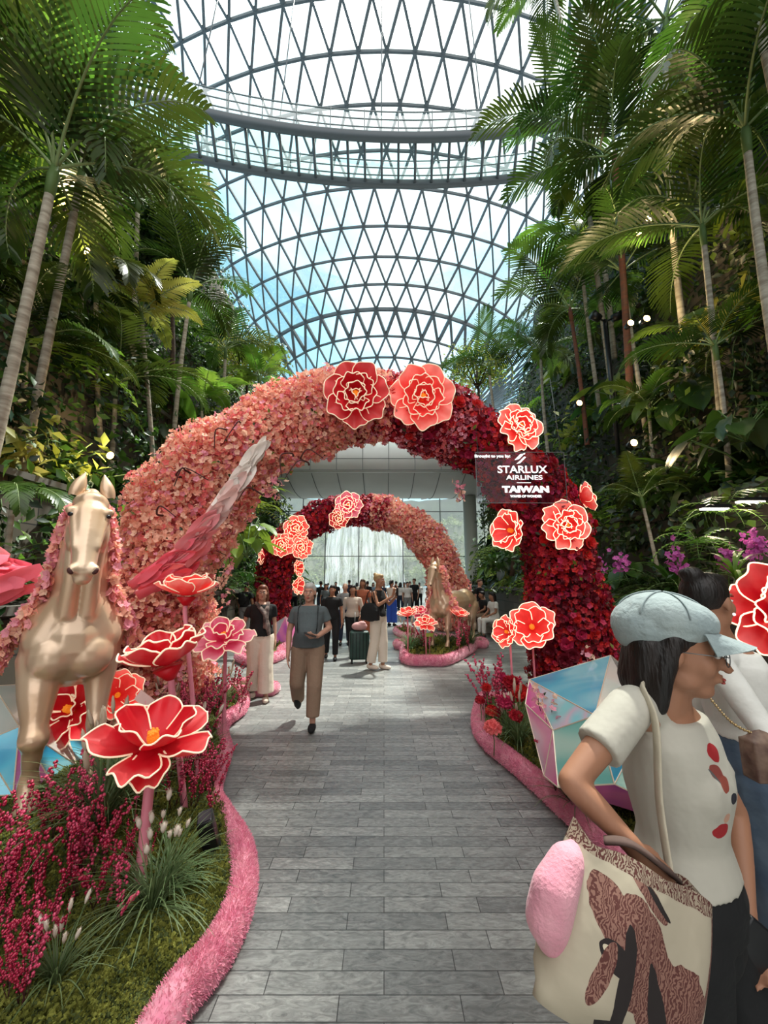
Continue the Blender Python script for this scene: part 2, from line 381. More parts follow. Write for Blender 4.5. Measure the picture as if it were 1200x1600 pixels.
for i in range(len(prof)-1):
    for j in range(nw-1):
        a, b2, c, d = i*nw+j, i*nw+j+1, (i+1)*nw+j+1, (i+1)*nw+j
        if abs((j-JR)*3.3/(AX-prof[i][0])) > 2.3: continue
        if i % 2 == 0: gl.face((a, b2, d)); gl.face((b2, c, d))
        else: gl.face((a, b2, c)); gl.face((a, c, d))
ceil = tag(st.build('ceiling', M['steel'], smooth=False), kind='structure')
gl.build('roof_glazing', M['glass'], ceil, smooth=False)

# ---------------------------------------------------------------- glass floored sky bridge, seen from below
def bridge():
    root = thing('footbridge', 'curved grey steel footbridge with glass deck hanging high under the glass roof', 'bridge', (0, 20, 27))
    near, far = [], []
    zt = 28.5
    def atz(px, py):      # point of the deck plane seen at a pixel
        u = (800-py)/FPX; x = (px-600)/FPX; Y = cos(TILT)-u*sin(TILT); Z = sin(TILT)+u*cos(TILT); k = (zt-CAMH)/Z
        return Vector((x*k, Y*k, zt))
    def curve(pts, n):
        xs = np.array([p[0] for p in pts]); ys = np.array([p[1] for p in pts]); c = np.polyfit(xs, ys, 2)
        return [atz(x, np.polyval(c, x)) for x in np.linspace(xs[0]-60, xs[-1]+90, n)]
    N = 27
    near = curve([(255, 160), (430, 200), (640, 213), (800, 207)], N)
    far = curve([(270, 238), (430, 272), (600, 287), (790, 280)], N)
    off = root.location
    a = MB(); a.tube([p-off for p in near], .30, 6); a.build('edge_beam', M['steel_dk'], root)
    a = MB(); a.tube([p-off for p in far], .28, 6); a.build('edge_beam', M['steel_dk'], root)
    a = MB(); g = MB()
    for i in range(N): a.beam(near[i]-off, far[i]-off, .16, .3)
    a.build('cross_beams', M['steel_dk'], root)
    for p, q in zip(near, far): g.v += [tuple(p-off+Vector((0, 0, .2))), tuple(q-off+Vector((0, 0, .2)))]
    for i in range(N-1): g.face((2*i, 2*i+1, 2*i+3, 2*i+2))
    g.build('glass_deck', M['glass_g'], root, smooth=False)
    for side in (near, far):
        r = MB(); b = MB()
        for h in (.7, 1.3, 1.9): r.tube([p-off+Vector((0, 0, h)) for p in side], .045, 5)
        for p in side[::2]: r.beam(p-off, p-off+Vector((0, 0, 2)), .06, .06)
        rr = r.build('handrail', M['rail'], root)
        for p in side: b.v += [tuple(p-off+Vector((0, 0, .25))), tuple(p-off+Vector((0, 0, 1.8)))]
        for i in range(N-1): b.face((2*i, 2*i+1, 2*i+3, 2*i+2))
        b.build('glass_balustrade', M['glass_g'], rr, smooth=False)
    for i in (4, 9, 15, 21):
        h = MB(); h.tube([near[i]-off, near[i]-off+Vector((0, 3, 22))], .04, 5); h.build('hanger_cable', M['steel_dk'], root)
bridge()

# ---------------------------------------------------------------- soffit slab over the far end, columns
yN, yF = 19.6, 26.0
zN = P(600, 737, yN).z; zF = P(600, 778, yF).z
mb = MB(); rows = []
for k in range(9):
    t = k/8; rows.append([(x, yN+(yF-yN)*t, zN+(zF-zN)*t-.55*sin(pi*t)) for x in np.linspace(-9, 9, 2)])
mb.grid(rows)
mb.box((0, yN-.1, zN+.75), (18, .3, 1.6)); mb.box((0, (yN+yF)/2, zN+1.7), (18, yF-yN, .3))
so = tag(mb.build('ceiling', M['panel']), kind='structure')
j = MB()
for i in range(15):
    x = -9+i*1.32+.3*0
    for k in range(8):
        t0, t1 = k/8, (k+1)/8
        a = Vector((x, yN+(yF-yN)*t0, zN+(zF-zN)*t0-.55*sin(pi*t0)-.012)); b = Vector((x, yN+(yF-yN)*t1, zN+(zF-zN)*t1-.55*sin(pi*t1)-.012))
        j.beam(a, b, .03, .03)
    j.box((x, yN-.26, zN+.75), (.03, .02, 1.5))
j.box((0, yN-.26, zN+.02), (18, .03, .03)); j.box((0, yN-.26, zN+.62), (18, .02, .03))
j.build('panel_joints', M['joint'], so, smooth=False)
for k, (px, d, r) in enumerate(((738, 23, .38), (398, 23, .38))):
    p = P(px, 905, d); c = MB()
    c.loft([((0, 0, 0), r*1.12, r*1.12), ((0, 0, .25), r*1.12, r*1.12), ((0, 0, .26), r, r), ((0, 0, zF+.4), r, r)])
    o = c.build('column', M['column'], loc=(p.x, p.y, 0)); tag(o, kind='structure')
# tall glazed screen between the hall and the waterfall
fr_ = MB()
for px in (420, 470, 507, 560, 630, 690, 760): p = P(px, 905, 30); fr_.box((p.x, 30, 6), (.07, .12, 12))
for z in (3.4, 6.8): fr_.box((0, 30, z), (20, .06, .06))
wn = tag(fr_.build('window_1', M['rail'], smooth=False), kind='structure')
g = MB(); g.box((0, 30.1, 6), (20, .02, 12)); g.build('pane', M['clear'], wn, smooth=False)

# ---------------------------------------------------------------- waterfall and the wooded terraces behind it
def water_mat():
    m = bpy.data.materials.new('falling_water'); m.use_nodes = True; n = m.node_tree; n.nodes.clear(); l = n.links.new
    o = n.nodes.new('ShaderNodeOutputMaterial'); t = n.nodes.new('ShaderNodeBsdfTransparent'); d = n.nodes.new('ShaderNodeBsdfDiffuse')
    tl = n.nodes.new('ShaderNodeBsdfTranslucent'); a = n.nodes.new('ShaderNodeAddShader'); x = n.nodes.new('ShaderNodeMixShader')
    d.inputs[0].default_value = (.52, .54, .54, 1); tl.inputs[0].default_value = (.34, .36, .36, 1)
    c = n.nodes.new('ShaderNodeTexCoord'); mp = n.nodes.new('ShaderNodeMapping'); mp.inputs['Scale'].default_value = (1.1, 1.1, .07)
    z = n.nodes.new('ShaderNodeTexNoise'); z.inputs['Scale'].default_value = 1.2; z.inputs['Detail'].default_value = 6; z.inputs['Roughness'].default_value = .6
    r = n.nodes.new('ShaderNodeMapRange'); r.inputs[1].default_value = .42; r.inputs[2].default_value = .66; r.inputs[3].default_value = .05; r.inputs[4].default_value = .85
    l(c.outputs['Object'], mp.inputs[0]); l(mp.outputs[0], z.inputs['Vector']); l(z.outputs['Fac'], r.inputs[0]); l(r.outputs[0], x.inputs[0])
    l(d.outputs[0], a.inputs[0]); l(tl.outputs[0], a.inputs[1]); l(t.outputs[0], x.inputs[1]); l(a.outputs[0], x.inputs[2]); l(x.outputs[0], o.inputs[0]); return m
wf = MB(); rows = []
for k in range(14):
    z = 19.5-20*k/13; rad = 8.4+.25*sin(k)+ (0.5 if k > 10 else 0); rows.append([(rad*sin(a), -rad*cos(a), z) for a in np.linspace(-pi, pi, 60)])
wf.grid(rows)
o = wf.build('waterfall', water_mat(), loc=(-4.2, 88, 0)); tag(o, 'tall white curtain of water falling behind the far flower arch', 'waterfall')
M['hill'] = mat('hill_green', (0.03, 0.045, 0.025), .9, col2=(0.07, 0.09, 0.05), nscale=.35)
M['hill2'] = mat('hill_leaf', (0.05, 0.09, 0.035), .8, col2=(0.26, 0.34, 0.13), nscale=.25, transl=.3)
hb = MB(); rows = []
for (yy, zz) in ((92, .0), (97, 2.2), (101, 3), (102, 6), (107, 7), (109, 11), (115, 12), (117, 17), (122, 18), (124, 26)):
    row = []
    for x in np.linspace(-60, 60, 50): row.append((x, yy+ (abs(x)/60)**2*-34 + noise.noise((x*.2, yy*.1, 0))*1.5+30*0, zz+noise.noise((x*.3, yy*.3, 1))*.8))
    rows.append(row)
hb.grid(rows); hill = tag(hb.build('wall_far', M['hill']), kind='structure')
# spray haze around the waterfall
hz = bpy.data.materials.new('spray_haze'); hz.use_nodes = True; n_ = hz.node_tree; n_.nodes.clear()
vo = n_.nodes.new('ShaderNodeOutputMaterial'); vs_ = n_.nodes.new('ShaderNodeVolumeScatter'); vs_.inputs['Density'].default_value = HAZE; vs_.inputs['Color'].default_value = (.93, .97, .96, 1)
n_.links.new(vs_.outputs[0], vo.inputs['Volume'])
hm = MB(); hm.box((0, 62, 10), (70, 56, 20.5)); o = hm.build('spray_haze', hz, smooth=False); tag(o, 'pale spray haze drifting in front of the waterfall', 'haze', kind='stuff')
# ---------------------------------------------------------------- terraced green walls at both sides
def stone_mat():
    m = bpy.data.materials.new('stone_cladding'); m.use_nodes = True; n = m.node_tree; l = n.links.new
    b = n.nodes['Principled BSDF']; t = n.nodes.new('ShaderNodeTexCoord'); br = n.nodes.new('ShaderNodeTexBrick')
    s = n.nodes.new('ShaderNodeSeparateXYZ'); cb = n.nodes.new('ShaderNodeCombineXYZ'); l(t.outputs['Object'], s.inputs[0])
    l(s.outputs['Y'], cb.inputs['X']); l(s.outputs['Z'], cb.inputs['Y']); l(cb.outputs[0], br.inputs['Vector'])
    br.inputs['Scale'].default_value = 1; br.inputs['Brick Width'].default_value = 1.1; br.inputs['Row Height'].default_value = .42; br.inputs['Mortar Size'].default_value = .012
    br.inputs['Color1'].default_value = (.055, .048, .036, 1); br.inputs['Color2'].default_value = (.12, .10, .075, 1); br.inputs['Mortar'].default_value = (.012, .011, .01, 1)
    l(br.outputs['Color'], b.inputs['Base Color']); b.inputs['Roughness'].default_value = .85; return m
M['stone'] = stone_mat()
M['ledge'] = mat('planter_ledge', (.10, .095, .085), .7, col2=(.16, .15, .13), nscale=2)
TER = [(4.9, 0), (4.9, 1.35), (5.9, 1.4), (6.0, 3.2), (6.7, 3.3), (6.8, 6.3), (7.6, 6.4), (7.8, 10), (8.6, 10.2), (8.9, 14), (9.8, 14.2), (10.2, 19.5), (12, 20)]
def ter_x(z):
    for (x0, z0), (x1, z1) in zip(TER[:-1], TER[1:]):
        if z0 <= z <= z1 and z1 > z0: return x0+(x1-x0)*(z-z0)/(z1-z0)
    return TER[-1][0]
def side_x(s, y):      # the left planter comes nearer to the path than the right one
    return (-0.75 if s < 0 else 0.0)+0.02*y*(1 if s < 0 else 0)
# unseen wall added behind the viewer, entrance side, to cut front fill light
wb_ = MB(); wb_.box((-8.5, -9.3, 2.6), (11, .6, 5.2)); wb_.box((8.5, -9.3, 2.6), (11, .6, 5.2)); wb_.box((0, -9.3, 4.3), (6, .6, 1.8)); tag(wb_.build('added_wall_near', M['stone'], smooth=False), kind='structure')
for s, nm in ((-1, 'wall_left'), (1, 'wall_right')):
    mb = MB(); ys = np.linspace(-9, 24.5, 22)
    rows = [[(s*(x+side_x(s, y)), y, z) for y in ys] for (x, z) in TER]
    mb.grid(rows); mb.grid([[(s*(x+side_x(s, 24.5)), 24.5, z) for (x, z) in TER], [(s*14.5, 24.5, z) for (x, z) in TER]])
    w = tag(mb.build(nm, M['stone'], smooth=False), kind='structure')
    lb = MB()
    for (x, z) in ((4.9, 1.35), (6.0, 3.2), (6.8, 6.3), (7.8, 10), (8.9, 14)):
        for k in range(len(ys)-1):
            a = Vector((s*(x+side_x(s, ys[k])), ys[k], z)); b = Vector((s*(x+side_x(s, ys[k+1])), ys[k+1], z)); lb.beam(a, b, .22, .1)
    lb.build('ledge_coping', M['ledge'], w, smooth=False)
# ---------------------------------------------------------------- vectorised scatter of small shapes
def rand_rots(n, normals, rng, tilt=0.6):
    """matrices whose Z column follows the normals, loosened by tilt"""
    nrm = normals+rng.normal(0, tilt, (n, 3)); nrm /= np.linalg.norm(nrm, axis=1)[:, None]+1e-9
    t = rng.normal(0, 1, (n, 3)); x = np.cross(nrm, t); x /= np.linalg.norm(x, axis=1)[:, None]+1e-9
    y = np.cross(nrm, x); return np.stack([x, y, nrm], axis=2)
def scatter(name, PV, PF, pos, rots, sc, mats, mi=None, parent=None, loc=(0, 0, 0), smooth=True, pm=None):
    """PV proto verts (k,3), PF proto quads; pos (n,3); mi per instance or pm per face"""
    PV = np.asarray(PV, float); PF = np.asarray(PF); n = len(pos); k = len(PV); f = len(PF)
    sc = np.asarray(sc, float); sc = sc[:, None, None] if sc.ndim == 1 else sc[:, None, :]
    V = np.einsum('nij,nkj->nki', rots, PV[None]*sc)+np.asarray(pos)[:, None, :]
    F = PF[None]+(np.arange(n)*k)[:, None, None]
    mm = None
    if mi is not None: mm = np.repeat(np.asarray(mi), f)
    if pm is not None: mm = np.tile(np.asarray(pm), n)
    me = np_mesh(name, V.reshape(-1, 3), F.reshape(-1, PF.shape[1]), mats, mm, smooth)
    return link(name, me, parent, loc)
def flower_proto(np_=5, cup=.35, w=.42):
    V, F = [], []
    for i in range(np_):
        a = 2*pi*i/np_; c, s = cos(a), sin(a); b = len(V)
        for (r, u, z) in ((.05, 0, 0), (.6, -w, cup*.5), (1, 0, cup), (.6, w, cup*.5)):
            V.append((r*c-u*s, r*s+u*c, z))
        F.append((b, b+1, b+2, b+3))
    return np.array(V), np.array(F)
def rose_proto():
    V, F = [], []
    for (n, r, z0, h, w, ph) in ((5, 1.0, -.15, .35, .62, 0), (5, .68, .05, .5, .5, .6), (4, .4, .2, .5, .38, .3)):
        for i in range(n):
            a = 2*pi*i/n+ph; c, s = cos(a), sin(a); b = len(V)
            for (rr, u, z) in ((.1, 0, z0), (r*.7, -w, z0+h*.5), (r, -w*.45, z0+h), (r, w*.45, z0+h), (r*.7, w, z0+h*.5)):
                V.append((rr*c-u*s, rr*s+u*c, z))
            F.append((b, b+1, b+2, b+3)); F.append((b, b+3, b+4, b+4))
    return np.array(V), np.array([f if f[2] != f[3] else (f[0], f[1], f[2], f[0]) for f in F])
FLV, FLF = flower_proto()
LFV = np.array([(0, 0, 0), (.5, -.26, .06), (1, 0, -.08), (.5, .26, .06), (.5, 0, -.02)]); LFF = np.array([(0, 1, 2, 4), (0, 4, 2, 3)])

# ---------------------------------------------------------------- background foliage layers (uncountable leaves)
def leaf_layer(parent, s, n, name, seed, y0, y1, mats, size, off=(0.0, .9)):
    rng = np.random.default_rng(seed); y = rng.uniform(y0, y1, n); z = 1.2+rng.beta(1.1, 1.2, n)*18.5
    x = np.array([ter_x(q) for q in z])+side_x(s, 0)+0.02*y*(1 if s < 0 else 0)-rng.uniform(off[0], off[1], n)*(0.4+0.9*(np.sin(y*1.7+z*1.3)*.5+.5))
    # leave patches where the stone shows
    hole = (np.sin(y*1.1+s)*np.cos(z*1.05+y*.35)) > .62
    keep = ~hole; y, z, x = y[keep], z[keep], x[keep]; m = len(x)
    pos = np.stack([s*x, y, z], 1); nr = np.tile([-s*.8, -.35, .25], (m, 1))
    ro = rand_rots(m, nr, rng, .55)
    # leaves hang downwards
    sc = rng.uniform(size[0], size[1], m)
    scatter(name, LFV, LFF, pos, ro, sc, mats, rng.choice(len(mats), m, p=[.5, .38, .12][:len(mats)]), parent)
for s in (-1, 1):
    w = bpy.data.objects['wall_left' if s < 0 else 'wall_right']
    o = thing('climbing_foliage', 'dense dark climbing leaves covering the %s terraced wall' % ('left' if s < 0 else 'right'), 'foliage', (s*6, 10, 1.4), kind='stuff')
    root = None
    bpy.data.objects.remove(o)
    n = 42000
    rng = np.random.default_rng(3+s); 
    leaf_layer(None, s, n, 'climbing_foliage', 5+s, -2, 24.4, [M['leaf_dark'], M['leaf'], M['leaf_bright']], (.09, .24))
    o = bpy.data.objects['climbing_foliage' if s < 0 else 'climbing_foliage.001']
    tag(o, 'dense dark climbing leaves covering the %s terraced wall' % ('left' if s < 0 else 'right'), 'foliage', kind='stuff')
# wooded slope behind the waterfall
rng = np.random.default_rng(9); n = 26000
yy = rng.uniform(92, 122, n); zz = np.interp(yy, [92, 97, 101, 102, 107, 109, 115, 117, 122], [0, 2.2, 3, 6, 7, 11, 12, 17, 18])
xx = rng.uniform(-40, 40, n); clump = np.sin(xx*.9)*np.sin(yy*.7+xx*.2); zz = zz+np.maximum(clump, 0)*3*rng.uniform(0, 1, n)+rng.uniform(0, .8, n)
yy = yy-(np.abs(xx)/60)**2*34
pos = np.stack([xx, yy, zz], 1)
o = scatter('hillside_foliage', LFV, LFF, pos, rand_rots(n, np.tile([0, -.7, .6], (n, 1)), rng, .6), rng.uniform(.5, 1.1, n), [M['hill2']], None, None)
tag(o, 'hazy green trees on the slope behind the waterfall', 'foliage', kind='stuff')

# ---------------------------------------------------------------- palms
def frond_mesh(name, Lh=2.4, droop=1.0, leafL=.62, wid=.05, n=26, fold=.5, seed=0, mt='palm', hang=.35, curve=0.0):
    rnd = random.Random(seed); mb = MB(); pts = []
    p = Vector((0, 0, 0)); el = .55; seg = 22; yaw = 0
    for i in range(seg+1):
        pts.append(p.copy()); el -= droop*1.7/seg*(.4+1.2*i/seg); yaw += curve/seg
        p = p+Vector((cos(el)*cos(yaw), cos(el)*sin(yaw), sin(el)))*(Lh/seg)
    mb.cur = 1
    mb.tube(pts, [.022*(1-.75*i/seg) for i in range(seg+1)], 5)
    mb.cur = 0
    for i in range(n):
        t = .16+.84*i/(n-1); k = min(int(t*seg), seg-1); q = pts[k].lerp(pts[k+1], t*seg-k); tn = (pts[k+1]-pts[k]).normalized()
        side = Vector((0, 0, 1)).cross(tn).normalized(); up = tn.cross(side)
        l = leafL*(sin(pi*min(1, (t-.02)**.7))*.75+.3)*rnd.uniform(.9, 1.1)
        for s in (-1, 1):
            fw = .45+.9*t
            d = (side*s+tn*fw+up*(fold*(.6+rnd.uniform(-.2, .2)))).normalized(); a = q.copy(); w = wid*rnd.uniform(.85, 1.15)
            wd = (tn-d*tn.dot(d)).normalized(); rows = []
            nn = 4
            for j in range(nn+1):
                v = j/nn; ww = w*(sin(pi*min(1, v*.86+.12)))*.5+(.012 if j == nn else 0)
                rows.append((a-wd*ww, a+wd*ww)); d = (d+Vector((0, 0, -hang*(v+.15)))).normalized(); a = a+d*(l/nn)
            mb.grid(rows)
    return mb.mesh(name, [M[mt], M['rachis']])
FR = {
 'big': [frond_mesh('frond', 2.6, .8, .75, .058, 27, .45, 1, hang=.22), frond_mesh('frond', 2.4, 1.15, .7, .055, 25, .5, 2, hang=.3), frond_mesh('frond', 2.7, .55, .72, .055, 29, .3, 3, hang=.25, curve=.3), frond_mesh('frond', 2.3, 1.5, .7, .055, 25, .4, 4, hang=.35, curve=-.3)],
 'fine': [frond_mesh('frond', 2.4, .9, .6, .045, 36, .3, 5, hang=.3), frond_mesh('frond', 2.3, 1.3, .6, .045, 34, .4, 6, hang=.4), frond_mesh('frond', 2.5, .7, .55, .05, 34, .2, 7, hang=.3, curve=.3)],
 'bright': [frond_mesh('frond', 2.3, .8, .62, .10, 22, .4, 8, 'leaf_bright', hang=.25), frond_mesh('frond', 2.2, 1.2, .6, .09, 22, .4, 9, 'leaf_bright', hang=.3)],
 'yellow': [frond_mesh('frond', 2.2, .7, .5, .07, 24, .3, 10, 'leaf_yellow', hang=.3), frond_mesh('frond', 2.1, 1.1, .5, .07, 24, .3, 11, 'leaf_yellow', hang=.3)],
 'silver': [frond_mesh('frond', 2.2, 1.2, .6, .07, 26, .4, 12, hang=.3)],
}
rp_ = random.Random(77)
def palm(crown, base, label, kind='big', n=9, size=1.0, tr=.05, trunk='trunk_pale', az0=None, els=None, group=None, azs=None):
    crown = Vector(crown); base = Vector(base)
    t = thing('palm_tree', label, 'palm', base, group=group)
    v = crown-base; mid = v*.5+Vector((rp_.uniform(-.06, .06), rp_.uniform(-.06, .06), 0))*v.length*.4
    pts = []; N = 26
    for i in range(N+1):
        s = i/N; pts.append((1-s)**2*Vector((0, 0, 0))+2*s*(1-s)*mid+s*s*v)
    mb = MB(); mb.tube(pts, [tr*(1.25-.35*i/N)*(1.03 if i % 2 else 1) for i in range(N+1)], 9); mb.build('trunk', M[trunk], t)
    cs = MB(); d = (pts[-1]-pts[-2]).normalized()
    cs.tube([v-d*.05, v+d*.25*size, v+d*.5*size], [tr*1.0, tr*1.15, tr*.45], 8); cs.build('crownshaft', M['green_stem' if trunk != 'trunk_red' else 'trunk_red'], t)
    for i in range(n):
        me = rp_.choice(FR[kind]); az = (azs[i] if azs else (rp_.uniform(-.3, .3)+2*pi*i/n+(az0 or 0)))
        el = els[i % len(els)] if els else rp_.uniform(-.25, .75)
        o = link('frond', me, t, v+d*.35*size, (rp_.uniform(-.25, .25), -el, az), size*rp_.uniform(.85, 1.12))
    return t
U = lambda x0, x1: rp_.uniform(x0, x1)
LB = 'growing on the left green wall'
# ---- left side (world directions: azimuth 0 = towards the path)
palm(P(78, 300, 4.7), P(-30, 790, 5.0), 'leftmost of the two slender pale-trunked palms in front of the left green wall', 'big', 9, 1.0, .062, az0=.2)
palm(P(122, 300, 5.6), P(28, 770, 6.0), 'right one of the two slender pale-trunked palms before the left green wall', 'big', 9, 1.0, .058, az0=.5)
palm(P(-20, 90, 4.2), P(-160, 600, 4.6), 'bright green palm at the top left corner, its trunk out of the picture', 'bright', 8, .8, .06)
palm(P(130, 150, 7.2), P(110, 640, 8.2), 'large dark palm reaching over the glass roof at upper left', 'big', 10, 1.15, .07, az0=.1, els=[.6, .9, .2, .5])
palm(P(60, 10, 7.5), P(40, 520, 8.4), 'fine-leaved palm at the top edge on the left', 'fine', 10, 1.2, .07)
palm(P(215, 330, 9.0), P(205, 700, 9.8), 'arching palm beside the dark round tree on the left', 'big', 9, 1.05, .06)
palm(P(296, 470, 10.0), P(270, 700, 10.4), 'thin palm with feathery crown against the roof, above the pink half of the near arch', 'big', 8, 1.0, .055, els=[.9, .4, .1, .7])
palm(P(222, 505, 8.6), P(240, 730, 9.0), 'yellow-green palm in the middle of the left green wall', 'yellow', 8, .8, .045)
palm(P(150, 470, 7.4), P(165, 770, 8.2), 'low palm with silvery lit fronds on the left wall', 'silver', 7, .8, .045)
palm(P(180, 620, 8.0), P(165, 800, 8.4), 'dark drooping palm above the head of the near horse', 'big', 8, .85, .045)
palm(P(352, 560, 13.0), P(345, 720, 13.4), 'palm with hanging fronds left of the yellowish tree', 'big', 8, .9, .055)
palm(P(405, 600, 15.0), P(400, 760, 15.2), 'bright small palm peeping over the top of the pink arch', 'bright', 8, .85, .05)
palm(P(315, 640, 11.5), P(320, 780, 11.8), 'bright bushy palm directly behind the pink arch', 'bright', 8, .75, .045)
palm(P(40, 560, 6.2), P(30, 850, 6.6), 'dark small palm behind the two slender trunks', 'fine', 8, .8, .045)
palm(P(20, 790, 4.6), P(10, 900, 4.7), 'small palm with pale lit fronds left of the head of the near horse', 'silver', 6, .42, .03)
# ---- right side
palm(P(1168, 235, 5.3), P(1225, 640, 5.6), 'large palm with grey-white trunk at the right edge, long fronds over the path', 'big', 9, 1.15, .06, azs=[2.9, 3.6, 2.3, 4.4, 1.4, .6, 5.3, 3.2, 4.0], els=[.35, .1, .7, .3, .9, .2, 0, 1.0, -.3])
palm(P(1185, 30, 4.4), P(1300, 520, 4.8), 'bright green palm at the top right corner', 'bright', 8, .85, .06)
palm(P(962, 270, 8.2), P(985, 620, 9.2), 'dark-crowned palm with rust red trunk against the roof, upper right', 'big', 11, 1.1, .07, 'trunk_red', els=[.5, .1, -.2, .7])
palm(P(905, 215, 9.6), P(960, 640, 10.6), 'dense dark palm reaching furthest over the roof from the right', 'big', 11, 1.15, .065, els=[.3, .7, -.1])
palm(P(975, 445, 8.8), P(1012, 690, 9.2), 'palm with slender white trunk in the middle of the right wall', 'fine', 9, .95, .05)
palm(P(893, 500, 10.8), P(918, 700, 11.2), 'palm with reddish trunk right of the near arch top', 'big', 10, 1.0, .055, 'trunk_red')
palm(P(905, 380, 10.2), P(940, 660, 11), 'bright fronded palm against the lower roof on the right', 'bright', 8, .9, .05)
palm(P(765, 585, 16.0), P(790, 760, 16.4), 'palm rising behind the crimson top of the near arch', 'big', 9, .95, .055)
palm(P(845, 560, 13.5), P(860, 740, 13.8), 'feathery palm between the arch and the red-trunked palm', 'fine', 9, .9, .05)
palm(P(1015, 655, 8.4), P(1040, 860, 8.6), 'young palm with silvery fronds low on the right wall', 'silver', 8, .62, .035)
palm(P(1005, 790, 7.4), P(1030, 900, 7.5), 'small palm just above the orchids on the right', 'fine', 8, .45, .03)
palm(P(1100, 380, 6.4), P(1130, 700, 7.0), 'dark broad palm behind the grey-trunked palm at right', 'big', 9, .9, .05)
palm(P(860, -30, 9.5), P(960, 560, 10.6), 'palm hanging in from the top edge beside the bright sun glare', 'fine', 9, 1.1, .06)
palm(P(1040, 60, 7.2), P(1080, 600, 8.2), 'broad dark palm at the top edge on the right', 'big', 10, 1.2, .06)
palm(P(1120, 560, 6.6), P(1140, 760, 6.8), 'dark low palm in front of the stone blocks on the right', 'fine', 8, .7, .04)

# ---------------------------------------------------------------- round crowned trees
def tree(c, r, base, label, mats, dens=2600, lsz=(.10, .2), flat=1.0):
    t = thing('broadleaf_tree', label, 'tree', base); c = Vector(c)-Vector(base); rng = np.random.default_rng(int(abs(c.x*100)))
    mb = MB(); mb.tube([(0, 0, 0), c*.5+Vector((.1, 0, 0)), c], [.09, .07, .04], 8)
    for i in range(9):
        a = i*.7; e = c+Vector((cos(a)*r*.7, sin(a)*r*.7, (.1+.5*(i % 3)/2)*r*flat)); mb.tube([c*.8, (c*.9+e)/2, e], [.035, .025, .01], 5)
    mb.build('trunk', M['bark'], t)
    d = rng.normal(0, 1, (dens, 3)); d /= np.linalg.norm(d, axis=1)[:, None]; rr = r*rng.uniform(.35, 1, dens)**.5*(1+.25*np.sin(d[:, 0]*6)*np.cos(d[:, 2]*5+d[:, 1]*4))
    pos = d*rr[:, None]*np.array([1, 1, flat])+np.array(c)
    o = scatter('crown', LFV, LFF, pos, rand_rots(dens, d, rng, .6), rng.uniform(*lsz, dens), mats, rng.choice(len(mats), dens), t)
tree(P(268, 385, 10.5), 1.15, P(262, 720, 11), 'dark round-crowned tree against the roof on the left', [M['leaf_dark']], 3800, (.1, .22))
tree(P(385, 560, 16), 1.7, P(380, 740, 16.3), 'airy yellow-green tree beside the lower roof on the left', [M['leaf_yellow'], M['leaf_bright']], 3200, (.09, .18), .6)
tree(P(745, 575, 17), 1.6, P(750, 740, 17.3), 'airy yellow-green tree beside the lower roof on the right', [M['leaf_yellow'], M['leaf_bright']], 2600, (.09, .18), .6)
tree(P(335, 690, 12.6), 1.2, P(330, 860, 12.8), 'bushy green tree just behind the pink arch', [M['leaf'], M['leaf_bright']], 2600)
tree(P(800, 800, 13.5), 1.1, P(800, 900, 13.6), 'round bush with hanging leaves beside the right column', [M['leaf'], M['leaf_dark']], 2600)

